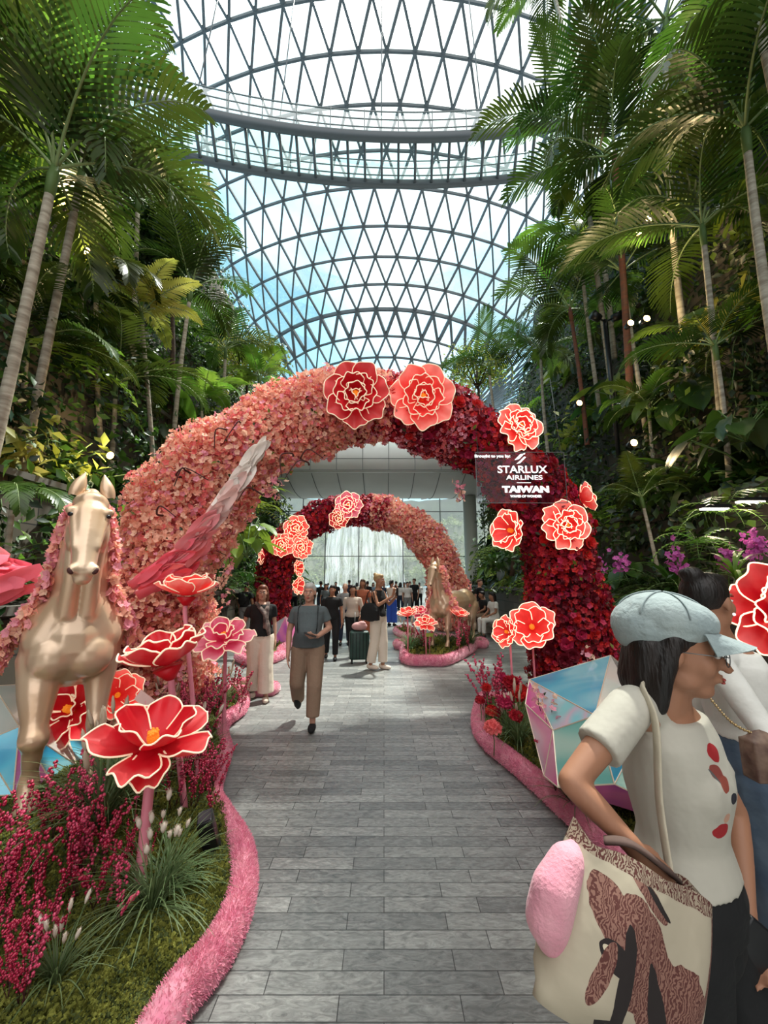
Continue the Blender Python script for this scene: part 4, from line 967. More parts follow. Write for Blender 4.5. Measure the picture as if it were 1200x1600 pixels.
# ---------------------------------------------------------------- flower beds
def inpoly(x, y, poly):
    c = np.zeros(len(x), bool); n = len(poly)
    for i in range(n):
        x0, y0 = poly[i][:2]; x1, y1 = poly[(i+1) % n][:2]
        k = ((y0 > y) != (y1 > y)) & (x < (x1-x0)*(y-y0)/(y1-y0+1e-12)+x0); c ^= k
    return c
TUFT_V = np.array([(-.30, 0, 0), (.30, 0, 0), (.26, .25, .75), (-.26, .25, .75), (0, -.30, 0), (0, .30, 0), (.3, .22, .7), (.25, -.22, .7)]); TUFT_F = np.array([(0, 1, 2, 3), (4, 5, 6, 7)])
def bed(label, outline, hfun, er=.075, eh=.07, ntuft=12000, tsz=(.02, .045), nfuzz=14000, seed=1, fsz=.014, grid=.07, flat=1.25, mt=('moss', 'moss_dk')):
    """outline: ground points of the outer edge of the padded border (closed)"""
    rng = np.random.default_rng(seed); pts = catmull([Vector((p.x, p.y, 0)) for p in outline]+[Vector((outline[0].x, outline[0].y, 0))], 7)[:-1]
    cx = sum(p.x for p in pts)/len(pts); cy = sum(p.y for p in pts)/len(pts); area = sum(pts[i].x*pts[(i+1) % len(pts)].y-pts[(i+1) % len(pts)].x*pts[i].y for i in range(len(pts)))
    base = Vector((cx, cy, 0)); t = thing('flower_bed', label, 'flower bed', base)
    sgn = 1 if area > 0 else -1; loc_ = []
    for i, p in enumerate(pts):
        tn = (pts[(i+1) % len(pts)]-pts[i-1]).normalized(); nin = Vector((-tn.y, tn.x, 0))*sgn; loc_.append(p+nin*er-base)
    ring = [q+Vector((0, 0, eh)) for q in loc_]
    e = MB(); e.tube(ring, er, 12, closed=True, flat=flat); e.build('padded_border', M['fuzz'], t)
    # short pile standing off the border
    n = nfuzz; s_ = rng.uniform(0, len(ring), n); i = s_.astype(int) % len(ring); f = (s_-s_.astype(int))[:, None]; A = np.array([tuple(q) for q in ring]); B = np.roll(A, -1, 0)
    p = A[i]*(1-f)+B[i]*f; tn = B[i]-A[i]; tn /= np.linalg.norm(tn, axis=1)[:, None]+1e-9; nx = np.stack([tn[:, 1], -tn[:, 0], np.zeros(n)], 1)*sgn
    a = rng.uniform(-.6, 3.4, n); nn = nx*np.cos(a)[:, None]+np.array([0, 0, 1.0])*np.sin(a)[:, None]
    off = nx*(np.cos(a)*er)[:, None]+np.array([0, 0, 1.0])*(np.sin(a)*er*flat)[:, None]
    HV = np.array([(-.12, 0, 0), (.12, 0, 0), (.03, 0, 1), (-.03, 0, 1)]); HF = np.array([(0, 1, 2, 3)])
    o = scatter('pile', HV, HF, p+off*.96, rand_rots(n, nn, rng, .45), rng.uniform(fsz*.7, fsz*1.5, n), [M['fuzz']], None, t); tag(o, kind='stuff')
    # soil mound and moss
    poly = [(q.x, q.y) for q in loc_]; xs = [q[0] for q in poly]; ys = [q[1] for q in poly]; xi = np.arange(min(xs), max(xs)+grid, grid); yi = np.arange(min(ys), max(ys)+grid, grid)
    X, Y = np.meshgrid(xi, yi); ins = inpoly(X.ravel(), Y.ravel(), poly).reshape(X.shape)
    def H(x, y): return hfun(x+cx, y+cy)
    g = MB(); idx = {}
    for r in range(len(yi)-1):
        for c in range(len(xi)-1):
            if ins[r, c] or ins[r+1, c] or ins[r, c+1] or ins[r+1, c+1]:
                q = []
                for (rr, cc) in ((r, c), (r, c+1), (r+1, c+1), (r+1, c)):
                    if (rr, cc) not in idx:
                        z = float(H(xi[cc], yi[rr])) -.012 if ins[rr, cc] else .06
                        x_, y_ = xi[cc], yi[rr]
                        if not ins[rr, cc]:   # pull outside corners onto the border
                            j = min(range(len(poly)), key=lambda w: (poly[w][0]-x_)**2+(poly[w][1]-y_)**2); x_, y_ = poly[j]
                        idx[(rr, cc)] = len(g.v); g.v.append((x_, y_, z))
                    q.append(idx[(rr, cc)])
                g.face(q)
    g.build('soil', M[mt[1]], t)
    n = ntuft; x = rng.uniform(min(xs), max(xs), n*12); y = rng.uniform(min(ys), max(ys), n*12); k = inpoly(x, y, poly) & (rng.uniform(0, 1, n*12) < np.clip((2.0/np.hypot(x+cx, y+cy))**2.4, .02, 1)); x = x[k][:n]; y = y[k][:n]
    z = np.array([H(a_, b_) for a_, b_ in zip(x, y)]); pos = np.stack([x, y, z-.004], 1)
    # patchy cushions
    sc = rng.uniform(*tsz, len(x))*(1+.5*np.sin(x*9+y*5)*np.sin(y*11-x*4))
    o = scatter('moss_cover', TUFT_V, TUFT_F, pos, rand_rots(len(x), np.tile([0, 0, 1.0], (len(x), 1)), rng, .9), sc, [M[mt[0]], M[mt[1]]], (rng.uniform(0, 1, len(x)) > .78).astype(int), t); tag(o, kind='stuff')
    return t
def gp(l): return [G(x, y) for x, y in l]
near_out = gp([(300, 1600), (352, 1535), (388, 1460), (400, 1395), (392, 1340), (364, 1292), (345, 1258), (350, 1225), (362, 1185), (356, 1160), (360, 1138), (385, 1117), (388, 1095), (372, 1078)])+\
    [Vector((-1.7, 6.3, 0)), Vector((-3.0, 6.2, 0)), Vector((-3.9, 5.6, 0)), Vector((-4.0, 4.0, 0)), Vector((-3.6, 2.2, 0)), Vector((-2.2, 1.0, 0)), Vector((-1.2, .82, 0)), Vector((-.85, 1.05, 0))]
HB = Vector((-2.20, 2.93, 0))     # where the near horse stands
def h_near(x, y):
    d = math.hypot((x-HB.x+.1)/1.1, (y-HB.y-.3)/1.3); return .11+.20*math.exp(-d*d*1.3)+.02*sin(x*5)*cos(y*6)
B1 = bed('near left flower bed with mossy mound and fluffy pink border, under the winged horse', near_out, h_near, ntuft=85000, tsz=(.011, .024), nfuzz=60000, seed=31, fsz=.015, er=.07, eh=.075)
right_out = [G(738, 1128), G(739, 1150), G(756, 1176), G(790, 1205), G(832, 1243), G(880, 1290), G(940, 1345)]+[Vector((1.55, 1.95, 0)), Vector((2.6, 1.9, 0)), Vector((3.9, 2.6, 0)), Vector((4.2, 4.2, 0)), Vector((3.7, 5.9, 0)), Vector((2.6, 6.3, 0)), Vector((1.6, 5.9, 0)), G(748, 1100)]
def h_right(x, y): return .11+.03*sin(x*4)*cos(y*5)
B2 = bed('right flower bed with pink border around the iridescent crystal', right_out, h_right, ntuft=26000, tsz=(.014, .034), nfuzz=42000, seed=32, fsz=.016, er=.07, eh=.075)
mid_out = gp([(625, 1036), (640, 1041), (670, 1042), (705, 1040), (742, 1020), (746, 1008)])+[Vector((2.4, 10.4, 0)), Vector((1.8, 11.6, 0)), Vector((.9, 11.4, 0)), Vector((.45, 10.2, 0))]+gp([(626, 1012)])
def h_mid(x, y): return .12+.10*math.exp(-((x-1.2)**2+(y-9.6)**2)*1.2)
B3 = bed('pink bordered flower bed under the far horse, right of the path', mid_out, h_mid, ntuft=9000, tsz=(.04, .09), nfuzz=14000, seed=33, fsz=.025, er=.09, eh=.09, grid=.12)
lm_out = gp([(365, 1034), (385, 1042), (420, 1040), (446, 1030), (450, 1018)])+[Vector((-1.9, 12.5, 0)), Vector((-2.8, 13, 0)), Vector((-3.4, 12, 0)), Vector((-3.3, 10, 0))]
B4 = bed('pink bordered flower bed at the crimson foot of the far arch, left of the path', lm_out, lambda x, y: .12, ntuft=6000, tsz=(.04, .09), nfuzz=11000, seed=34, fsz=.025, er=.09, eh=.09, grid=.12)
rb_out = gp([(622, 997), (640, 1001), (655, 998)])+[Vector((.9, 13.6, 0)), Vector((.6, 14, 0)), Vector((.3, 13.2, 0))]
B5 = bed('small pink bordered bed just behind the far horse bed', rb_out, lambda x, y: .12, ntuft=1500, tsz=(.05, .1), nfuzz=2500, seed=35, fsz=.03, er=.08, eh=.08, grid=.15)

# ---------------------------------------------------------------- iridescent crystals
def crystal(label, loc, faces_px, mats_, name='crystal_prop'): pass
def irid(name, c1, c2, c3, sc=1.3):
    m = bpy.data.materials.new(name); m.use_nodes = True; n = m.node_tree; l = n.links.new; b = n.nodes['Principled BSDF']
    t = n.nodes.new('ShaderNodeTexCoord'); z = n.nodes.new('ShaderNodeTexNoise'); z.inputs['Scale'].default_value = sc; z.inputs['Detail'].default_value = 1.5; z.inputs['Distortion'].default_value = 2.2
    l(t.outputs['Object'], z.inputs['Vector']); r = n.nodes.new('ShaderNodeValToRGB'); e = r.color_ramp.elements
    e[0].color = (*c1, 1); e[0].position = .38; e[1].color = (*c3, 1); e[1].position = .66; q = e.new(.52); q.color = (*c2, 1)
    l(z.outputs['Fac'], r.inputs[0]); l(r.outputs[0], b.inputs['Base Color']); b.inputs['Metallic'].default_value = .12; b.inputs['Roughness'].default_value = .18; b.inputs['Coat Weight'].default_value = .6
    return m
M['ir_teal'] = irid('film_teal', (.03, .28, .50), (.08, .46, .66), (.30, .66, .76), .9)
M['ir_pink'] = irid('film_pink', (.80, .10, .36), (.86, .28, .46), (.74, .46, .58), 1.0)
M['ir_mix'] = irid('film_mix', (.30, .62, .66), (.72, .50, .62), (.30, .66, .74), 1.6)
M['ir_mint'] = irid('film_mint', (.20, .55, .50), (.45, .70, .62), (.62, .78, .72), 1.2)
M['ir_pale'] = irid('film_pale', (.62, .68, .64), (.74, .72, .68), (.82, .66, .60), .8)
M['ir_magenta'] = irid('film_magenta', (.55, .12, .50), (.80, .22, .50), (.50, .25, .62), 1.0)
M['cream_edge'] = mat('crystal_edge_trim', (.80, .66, .52), .35, metal=.3)
def facet_body(name, label, V, tris, mis, base):
    t = thing(name, label, 'crystal', base); mb = MB()
    for tri, m_ in zip(tris, mis):
        mb.cur = m_; mb.add([Vector(V[i])-Vector(base) for i in tri], [tuple(range(len(tri)))])
    o = mb.build('facets', [M['ir_teal'], M['ir_pink'], M['ir_mix'], M['ir_mint'], M['ir_pale'], M['ir_magenta']], t, smooth=False)
    e = MB(); done = set()
    for tri in tris:
        for a, b in zip(tri, tri[1:]+tri[:1]):
            if (min(a, b), max(a, b)) in done: continue
            done.add((min(a, b), max(a, b))); e.beam(Vector(V[a])-Vector(base), Vector(V[b])-Vector(base), .007, .007)
    e.build('edge_trim', M['cream_edge'], t, smooth=False); return t
# right one
V = [P(827, 1062, 3.7), P(954, 1024, 3.9), P(975, 1042, 4.1), P(930, 1118, 2.75), P(864, 1141, 3.0), P(872, 1230, 2.85), P(960, 1225, 2.6), P(1010, 1130, 3.0), P(821, 1100, 3.5), Vector((1.75, 3.9, .1)), Vector((2.4, 3.6, .1)), P(1010, 1060, 3.9), Vector((2.2, 2.7, .1)), P(850, 1212, 3.05)]
facet_body('faceted_crystal', 'large iridescent blue and pink faceted crystal on the right flower bed', V,
    [[0, 1, 3], [0, 3, 4], [0, 8, 4], [8, 13, 4], [4, 13, 5], [4, 3, 5], [3, 6, 5], [1, 2, 7, 3], [3, 7, 6], [0, 8, 9], [8, 9, 13], [13, 9, 5], [5, 6, 12, 9], [1, 0, 9, 10], [2, 1, 10], [2, 11, 7], [11, 10, 12, 7], [7, 12, 6], [2, 10, 11], [9, 12, 10]],
    [0, 2, 1, 1, 1, 3, 3, 4, 0, 1, 1, 5, 5, 1, 5, 5, 1, 3, 5, 1], Vector((2.0, 3.2, .1)))
# left one, behind the raised leg of the horse
V = [P(-10, 1072, 3.6), P(78, 1066, 4.1), P(120, 1196, 3.3), P(84, 1228, 3.1), P(30, 1135, 3.0), P(-30, 1160, 2.9), P(-40, 1245, 2.8), P(20, 1242, 2.9), Vector((-3.4, 3.6, .15)), Vector((-2.55, 4.2, .15)), Vector((-3.3, 4.4, .15)), P(-60, 1090, 3.6)]
facet_body('faceted_crystal', 'pale and turquoise faceted crystal behind the raised leg of the near horse', V,
    [[0, 1, 4], [1, 2, 4], [4, 2, 3], [4, 3, 7], [0, 4, 5], [5, 4, 7], [5, 7, 6], [1, 9, 2], [2, 9, 3], [0, 11, 10, 1], [1, 10, 9], [11, 5, 6, 8], [8, 10, 11], [0, 5, 11], [3, 9, 8, 7], [7, 8, 6], [8, 9, 10]],
    [4, 4, 0, 5, 4, 0, 0, 0, 4, 4, 4, 4, 3, 4, 0, 0, 0], Vector((-3.0, 3.6, .15)))
V = [Vector(p)+Vector((-2.55, 10.6, 0)) for p in ((0, 0, .75), (.35, -.1, .5), (.45, .2, .12), (.2, -.3, .12), (-.25, -.25, .12), (-.4, .1, .5), (-.2, .4, .12), (.1, .35, .5))]
facet_body('faceted_crystal', 'small iridescent crystal on the bed at the crimson foot of the far arch', V,
    [[0, 1, 7], [0, 3, 1], [0, 4, 3], [0, 5, 4], [0, 7, 5], [1, 3, 2], [1, 2, 7], [5, 6, 4], [5, 7, 6], [7, 2, 6], [2, 3, 4, 6]], [0, 1, 5, 2, 3, 1, 0, 5, 2, 1, 0], Vector((-2.55, 10.6, .1)))
# ---------------------------------------------------------------- winged horse sculptures
def ear_mesh(s):
    rows = []
    for j in range(9):
        v = j/8; w = .046*sin(pi*min(1, v*.72+.28))**.9 if j < 8 else .003; row = []
        for i in range(9):
            a = -2.2+4.4*i/8; row.append(Vector((sin(a)*w, cos(a)*w*.8, v*.185)))
        rows.append(row)
    mb = MB(); solid_grid(mb, rows, .006); return mb.mesh('ear', M['gold'])
def horse(label, base, rz, sc, vox, raised=True, wings=True, seed=3, mane=900, fsz=.03):
    t = thing('winged_horse_statue', label, 'horse statue', base, rz, None, sc); b = MB()
    b.ell((0, .78, 1.0), (.30, .70, .33)); b.ell((0, 1.30, 1.03), (.29, .36, .34)); b.ell((0, .12, .99), (.27, .30, .33))
    for s in (-1, 1):
        b.ell((s*.10, -.05, .90), (.145, .13, .16)); b.ell((s*.19, .10, 1.02), (.11, .20, .27)); b.cap((s*.07, -.02, 1.25), .11, (s*.16, .0, 1.02), .13)
        b.ell((s*.16, 1.42, .92), (.14, .24, .30))
    # neck, throat groove and windpipe
    b.chain([((0, .14, 1.22), .21), ((0, .02, 1.42), .175), ((0, -.08, 1.62), .145), ((0, -.16, 1.80), .115), ((0, -.20, 1.92), .10)])
    for s in (-1, 1): b.chain([((s*.06, -.10, 1.18), .06), ((s*.055, -.16, 1.40), .055), ((s*.07, -.20, 1.66), .05)])
    b.chain([((0, .02, 1.50), .12), ((0, .06, 1.75), .07), ((0, -.08, 1.98), .06)])
    # head: long wedge pointing down and forward
    b.ell((0, -.22, 1.93), (.110, .10, .09)); b.ell((0, -.30, 1.83), (.122, .09, .12))
    b.chain([((0, -.29, 1.84), .108), ((0, -.36, 1.70), .092), ((0, -.42, 1.56), .074), ((0, -.455, 1.475), .070)])
    for s in (-1, 1):
        b.ell((s*.078, -.24, 1.73), (.052, .09, .13)); b.ell((s*.104, -.335, 1.865), (.036, .04, .03)); b.chain([((s*.080, -.345, 1.82), .03), ((s*.055, -.44, 1.62), .027)])
        b.ell((s*.052, -.50, 1.475), (.038, .032, .038))
    b.ell((0, -.465, 1.42), (.052, .045, .045)); b.ell((0, -.42, 1.42), (.045, .04, .03))
    b.ell((0, -.30, 1.955), (.07, .035, .05)); b.chain([((0, -.20, 2.0), .05), ((0, -.31, 1.93), .03)])
    for s in (-1, 1):
        # front legs
        if s < 0 and raised: L_ = [((-.165, .06, .88), .140), ((-.155, -.05, .66), .108), ((-.145, -.13, .50), .072), ((-.14, -.16, .43), .084), ((-.14, -.13, .36), .060), ((-.14, -.09, .22), .046), ((-.14, -.08, .14), .060), ((-.14, -.11, .09), .050)]
        else: L_ = [((.17, .10, .86), .13), ((.175, .06, .66), .088), ((.18, .02, .48), .06), ((.18, .0, .42), .064), ((.18, .02, .34), .046), ((.18, .03, .20), .037), ((.18, .03, .13), .048), ((.18, .0, .09), .042)]
        if s < 0 and not raised: L_ = [((-a[0], a[1]-.1, a[2]), r) for a, r in L_]
        b.chain(L_); e = L_[-1][0]; b.fr((e[0], e[1], .10), .05, (e[0], e[1]-.02, .0), .068)
        Lh = [((s*.17, 1.40, .90), .19), ((s*.18, 1.34, .66), .12), ((s*.17, 1.46, .48), .07), ((s*.17, 1.52, .42), .06), ((s*.17, 1.47, .25), .042), ((s*.17, 1.44, .13), .05), ((s*.17, 1.40, .09), .045)]
        b.chain(Lh); b.fr((s*.17, 1.40, .10), .05, (s*.17, 1.37, 0), .066)
    b.chain([((0, 1.62, 1.12), .07), ((0, 1.80, 1.0), .08), ((0, 1.88, .7), .07), ((0, 1.86, .4), .03)])
    blob(b, 'body', M['gold'], t, vox, 9 if vox < .02 else 4)
    for s in (-1, 1):
        e = link('ear', ear_mesh(s), t, (s*.100, -.19, 1.985), (-.15, s*.28, pi if s > 0 else pi)); e.rotation_euler = (.1, s*.25, pi)
        y = MB(); y.ell((s*.104, -.357, 1.836), (.014, .022, .015), M=Matrix.Rotation(s*-.5, 3, 'Z')); y.build('eye', M['black'], t)
        y = MB(); y.ell((s*.062, -.518, 1.466), (.016, .012, .023), M=Matrix.Rotation(s*.5, 3, 'Y')); y.build('nostril', M['stem'], t)
    # garlands of blossom for the mane
    rng = np.random.default_rng(seed); n = mane; q = rng.uniform(0, 1, n); sd = rng.choice([-1, 1], n)
    zz = 1.93-1.12*q; xx = sd*(.075+.09*q+.20*q*q+.02*np.sin(q*9)+rng.uniform(0, .07, n)*(0.6+q)); yy = -.04+.16*q+rng.normal(0, .05, n)
    pos = np.stack([xx, yy, zz], 1); nn = np.stack([sd*.8, -.5+0*q, 0*q], 1)
    o = scatter('mane_blossoms', FLV, FLF, pos, rand_rots(n, nn, rng, .6), rng.uniform(fsz*.7, fsz*1.3, n), [M['pink4'], M['pink1'], M['pink2'], M['fw2']], rng.choice(4, n), t); tag(o, 'pink blossom garland', kind='stuff')
    return t
def feather_mesh(name, mt, Lf=.34, wf=.11, curl=.15, seed=0):
    rnd = random.Random(seed); rows = []; rip = rnd.uniform(0, 6)
    for j in range(9):
        v = j/8; w = wf*.5*(sin(pi*min(1, v*.80+.13))**.7) if j < 8 else .004
        rows.append([Vector((v*Lf, u*w, .35*abs(u)*w+curl*Lf*v*v+.012*sin(rip+v*7+u*2))) for u in (-1, -.5, 0, .5, 1)])
    mb = MB(); solid_grid(mb, rows, .003); return mb.mesh(name, M[mt])
FE = {(m, q): feather_mesh('feather', m, .36, .12, .10+.12*q, q) for m in ('fw1', 'fw2', 'fw3', 'fw4') for q in range(3)}
def wing(parent, root, tip, n, droop, width, seed, cols, fs=1.0, sag=.12, minv=Vector((0, 0, 0))):
    """feathers overlapping along a spine given in the parent's frame"""
    rnd = random.Random(seed); root = Vector(root); tip = Vector(tip); d = tip-root; ln = d.length; dn = d.normalized()
    pts = [root+d*(i/12)+Vector((0, 0, -sag*ln*sin(pi*i/12))) for i in range(13)]
    mb = MB(); mb.tube(pts, [.045*(1-i/15) for i in range(13)], 8); w = mb.build('wing', M['fw1'], parent)
    for i in range(n):
        v = (i+.5)/n; k = min(int(v*12), 11); p = pts[k].lerp(pts[k+1], v*12-k); tn = (pts[k+1]-pts[k]).normalized()
        side = (-1)**i; dv = (tn*1.0+Vector(droop)*(rnd.uniform(.1, .9))+Vector((rnd.uniform(-.15, .15),)*3)).normalized()
        c = cols[min(len(cols)-1, max(0, int(v*len(cols)+rnd.uniform(-.45, .45))))]; me = FE[(c, rnd.randrange(3))]
        up = Vector((rnd.gauss(0, .5), -1, rnd.gauss(0, .5)+.3)); x = dv; y = up.cross(x).normalized(); z = x.cross(y)
        Rm = Matrix((x, y, z)).transposed(); p = p+Vector((rnd.uniform(-1, 1), rnd.uniform(-1, 1), rnd.uniform(-1, 1)))*width
        link('feather', me, w, tuple(p), Rm.to_euler(), fs*rnd.uniform(.8, 1.25)*(.62+.65*sin(pi*min(1, v*.9+.05))))
    return w
H1 = horse('large champagne gold winged horse statue on the left flower bed, facing the viewer', (HB.x, HB.y, .27), R(37), 1.01, .011, True, mane=1700, fsz=.036)
bpy.context.view_layer.update()
inv = H1.matrix_world.inverted()
# the wings are laid out in the place and carried by the horse
wing(H1, inv @ P(205, 915, 3.3), inv @ P(402, 700, 3.55), 96, (.1, 0, -.16), .034, 4, ['fw1', 'fw2', 'fw3', 'fw4'], .62)
wing(H1, inv @ P(70, 905, 3.3), inv @ P(-150, 740, 3.1), 60, (-.1, -.2, -.9), .09, 5, ['fw1', 'fw2', 'fw2', 'fw1', 'fw2'], 1.15)
wing(H1, inv @ P(215, 930, 3.45), inv @ P(310, 850, 3.6), 14, (.1, 0, -.3), .05, 6, ['fw1', 'fw2'], .7)
H2 = horse('champagne gold winged horse statue on the far bed right of the path', (1.28, 9.3, .2), R(-38), .93, .022, False, mane=700, fsz=.05, seed=9)
bpy.context.view_layer.update(); inv = H2.matrix_world.inverted()
wing(H2, inv @ P(676, 905, 9.4), inv @ P(712, 940, 9.9), 26, (0, 0, -.6), .06, 7, ['fw2', 'fw3', 'fw1'], 1.1)

# ---------------------------------------------------------------- tall stemmed paper flowers in the left bed
def stem_flower(kind, mt, px, py, d, n, dia, root, label, roll=0, er=.008, stem=.021, z0=.12):
    loc = P(px, py, d); g = 'cream edged paper flowers on pink stems'
    t = put_flower(kind, mt, 'pipe', loc, n, dia, label, g, roll, 'paper_flower', er)
    bpy.context.view_layer.update(); iv = t.matrix_world.inverted(); r = Vector((root[0], root[1], z0)); nn = Vector(n).normalized()
    a = loc-nn*.03*dia; b_ = loc-nn*.17*dia; pts = [iv @ q for q in catmull([b_, b_-nn*.08*dia+Vector((0, 0, -.05)), (b_+r)/2+Vector((0, 0, -.0)), r], 5)]
    mb = MB(); mb.tube([iv @ a, iv @ b_], [.16, .05], 10); mb.build('calyx', M['lred' if mt != 'lpink' else 'lpink'], t)
    s_ = MB(); s_.tube(pts, [stem/dia]*len(pts), 10); s_.build('stem', M['pstem'], t); return t
stem_flower('lotus', 'lred', 238, 1168, 2.35, (.10, -.22, .97), .62, (P(218, 1290, 2.25).x, 2.3), 'largest red paper flower, wide open with orange stamens, nearest the viewer on the left bed', .5, .0075, .026)
stem_flower('cup', 'lred', 262, 1038, 2.9, (-.25, -.12, .95), .62, (P(290, 1130, 2.9).x, 3.0), 'dark red cupped paper flower seen from the side, just above the largest one', .2, .010, .022)
stem_flower('cup', 'lcoral', 292, 930, 3.4, (.0, .0, 1), .50, (P(316, 1090, 3.3).x, 3.35), 'tallest stemmed coral paper flower, seen edge-on against the pink arch leg', .4, .010, .018)
stem_flower('open', 'lpink', 350, 1000, 4.1, (.05, -.55, .83), .56, (P(348, 1090, 4.1).x, 4.2), 'bright pink paper flower with orange centre, rightmost on the left bed', .1, .010, .018)
# low red petals behind the horse legs
put_flower('open', 'lred', 'pipe', P(115, 1110, 3.5), (-.1, -.8, .4), .62, 'red paper flower low behind the front legs of the near horse', 'paper flowers around the near horse', .3, 'paper_flower')
put_flower('cup', 'lcoral', 'pipe', P(183, 1088, 3.35), (.5, -.7, .4), .40, 'coral paper flower peeping out beside the right foreleg of the near horse', 'paper flowers around the near horse', .3, 'paper_flower')
# right edge: two big neon flowers behind the women
put_flower('peony', 'lred', 'neon', P(1222, 955, 2.7), (-.35, -.9, .1), .66, 'big bright red neon edged flower cut by the right edge of the photo', 'neon flowers at the right edge', .3, er=.012)
put_flower('open', 'lpink', 'neon', P(1225, 1120, 2.6), (-.5, -.8, .3), .52, 'hot pink neon edged flower low at the right edge, below the bright red one', 'neon flowers at the right edge', .9, er=.012)
for (x, y, d, root) in ((832, 1000, 5.32, (835, 1095)), (797, 1005, 5.22, (800, 1090))):
    a = P(x, y, d); b_ = G(*root, .12); nm = TPL
pl = MB()
def post(px, py, d, zt=.0): a = P(px, py, d); m = MB(); m.tube([(0, 0, .1), (0, 0, a.z)], .014, 8); o = m.build('flower_post', M['pstem'], loc=(a.x, a.y, 0)); return o
for (px, py, d, lab) in ((832, 1000, 5.36, 'pink post under the large glowing flower at the foot of the right arch leg'), (797, 1000, 5.26, 'pink post under the smaller glowing flower at the foot of the right arch leg'),
                         (1222, 985, 2.78, 'pink post carrying the red neon flower at the right edge')):
    tag(post(px, py, d), lab, 'post')
# flowers around the far horse
for q, (px, py, d, kind, mt, n, dia, lab) in enumerate(((637, 963, 8.9, 'cup', 'lcoral', (-.2, -.2, 1), .5, 'coral flower left of the far horse'), (716, 963, 9.2, 'cup', 'lcoral', (.2, -.2, 1), .5, 'coral flower right of the far horse'),
        (665, 975, 8.5, 'open', 'lcoral', (0, -.5, .8), .46, 'coral flower in front of the chest of the far horse'), (656, 958, 9.6, 'open', 'lpink', (0, -.5, .8), .45, 'pink flower just left of the legs of the far horse'))):
    o = put_flower(kind, mt, 'pipe', P(px, py, d), n, dia, lab, 'paper flowers on the far horse bed', q, 'paper_flower', .014)
    bpy.context.view_layer.update(); iv = o.matrix_world.inverted(); a = o.location; s_ = MB(); s_.tube([iv @ a, iv @ Vector((a.x, a.y, .12))], .03, 6); s_.build('stem', M['pstem'], o)

# ---------------------------------------------------------------- berry branches, grasses, small flowers
def berry_proto(seed, h, nb, mt='berry', spread=.5, br=.010, dens=46):
    rnd = random.Random(seed); st_ = MB(); be = MB()
    for i in range(nb):
        a = i*2.4+rnd.uniform(-.4, .4); l = h*rnd.uniform(.65, 1.05); p = Vector((0, 0, 0)); tl = rnd.uniform(.06, spread); pts = []
        for j in range(9):
            pts.append(p.copy()); tl2 = tl*(.5+.9*j/8); p = p+Vector((cos(a)*sin(tl2), sin(a)*sin(tl2), cos(tl2)))*(l/8)+Vector((rnd.gauss(0, .006), rnd.gauss(0, .006), 0))
        st_.tube(pts, [.004*(1-.6*j/8) for j in range(9)], 4)
        for k in range(int(dens*l/h)):
            v = rnd.uniform(.28, 1.0)*8; q = min(int(v), 7); c = pts[q].lerp(pts[q+1], v-q); aa = rnd.uniform(0, 6.3); r = br*rnd.uniform(.7, 1.2)
            be.ell(c+Vector((cos(aa), sin(aa), rnd.uniform(-.4, .4)))*(r*1.0), r, nu=6, nv=5)
    return st_.mesh('twigs', M['stem']), be.mesh('berries', M[mt])
BP = [berry_proto(i, .50+.05*i, 3, 'berry' if i != 2 else 'berry2', .60, .0115, 34) for i in range(4)]
def berry(loc, sc, lab, group, q=None, rot=None):
    q = rb.randrange(4) if q is None else q; t = thing('berry_branch', lab, 'berry branch', loc, 0, group, sc, rot=rot or (rb.uniform(-.2, .2), rb.uniform(-.2, .2), rb.uniform(0, 6.3)))
    a, b_ = BP[q]; link('twigs', a, t); tag(link('berries', b_, t), kind='stuff')
rb = random.Random(41)
regions = [ # px range, py of base range, count, scale, label
 ((-60, 120), (1440, 1600), 22, (.45, .62), 'magenta berry branch in the nearest corner of the left bed'),
 ((-40, 165), (1330, 1450), 24, (.6, .85), 'magenta berry branch in front of the horse hooves on the left bed'),
 ((150, 225), (1370, 1470), 7, (.45, .62), 'magenta berry branch left of the big grass tuft'),
 ((240, 335), (1200, 1300), 20, (.62, .85), 'magenta berry branch right of the stem of the largest paper flower'),
 ((270, 345), (1120, 1190), 14, (.8, 1.05), 'magenta berry branch below the tall stemmed flowers'),
 ((330, 385), (1085, 1120), 10, (.8, 1.0), 'magenta berry branch at the back lobe of the left bed'),
]
for (xr, yr, c, sr, lab) in regions:
    for i in range(c):
        g = G(rb.uniform(*xr), rb.uniform(*yr), .1); berry((g.x, g.y, max(.08, h_near(g.x, g.y))), rb.uniform(*sr)*.9, lab, lab.replace('branch', 'branches'))
for i in range(9):
    g = G(rb.uniform(755, 800), rb.uniform(1110, 1150), .1); berry((g.x, g.y, .12), rb.uniform(.9, 1.2), 'thin berry branch at the left tip of the right bed', 'berry branches at the left tip of the right bed')
for i in range(5):
    g = G(rb.uniform(860, 905), rb.uniform(1225, 1262), .1); berry((g.x, g.y, .12), rb.uniform(.7, .9), 'berry branch leaning on the pink faces of the right crystal', 'berry branches before the right crystal', 3)
for i in range(8):
    g = G(rb.uniform(640, 735), rb.uniform(1000, 1025), .1); berry((g.x, g.y, .12), rb.uniform(1.1, 1.4), 'dark red twig bush on the far horse bed', 'red twig bushes on the far horse bed')
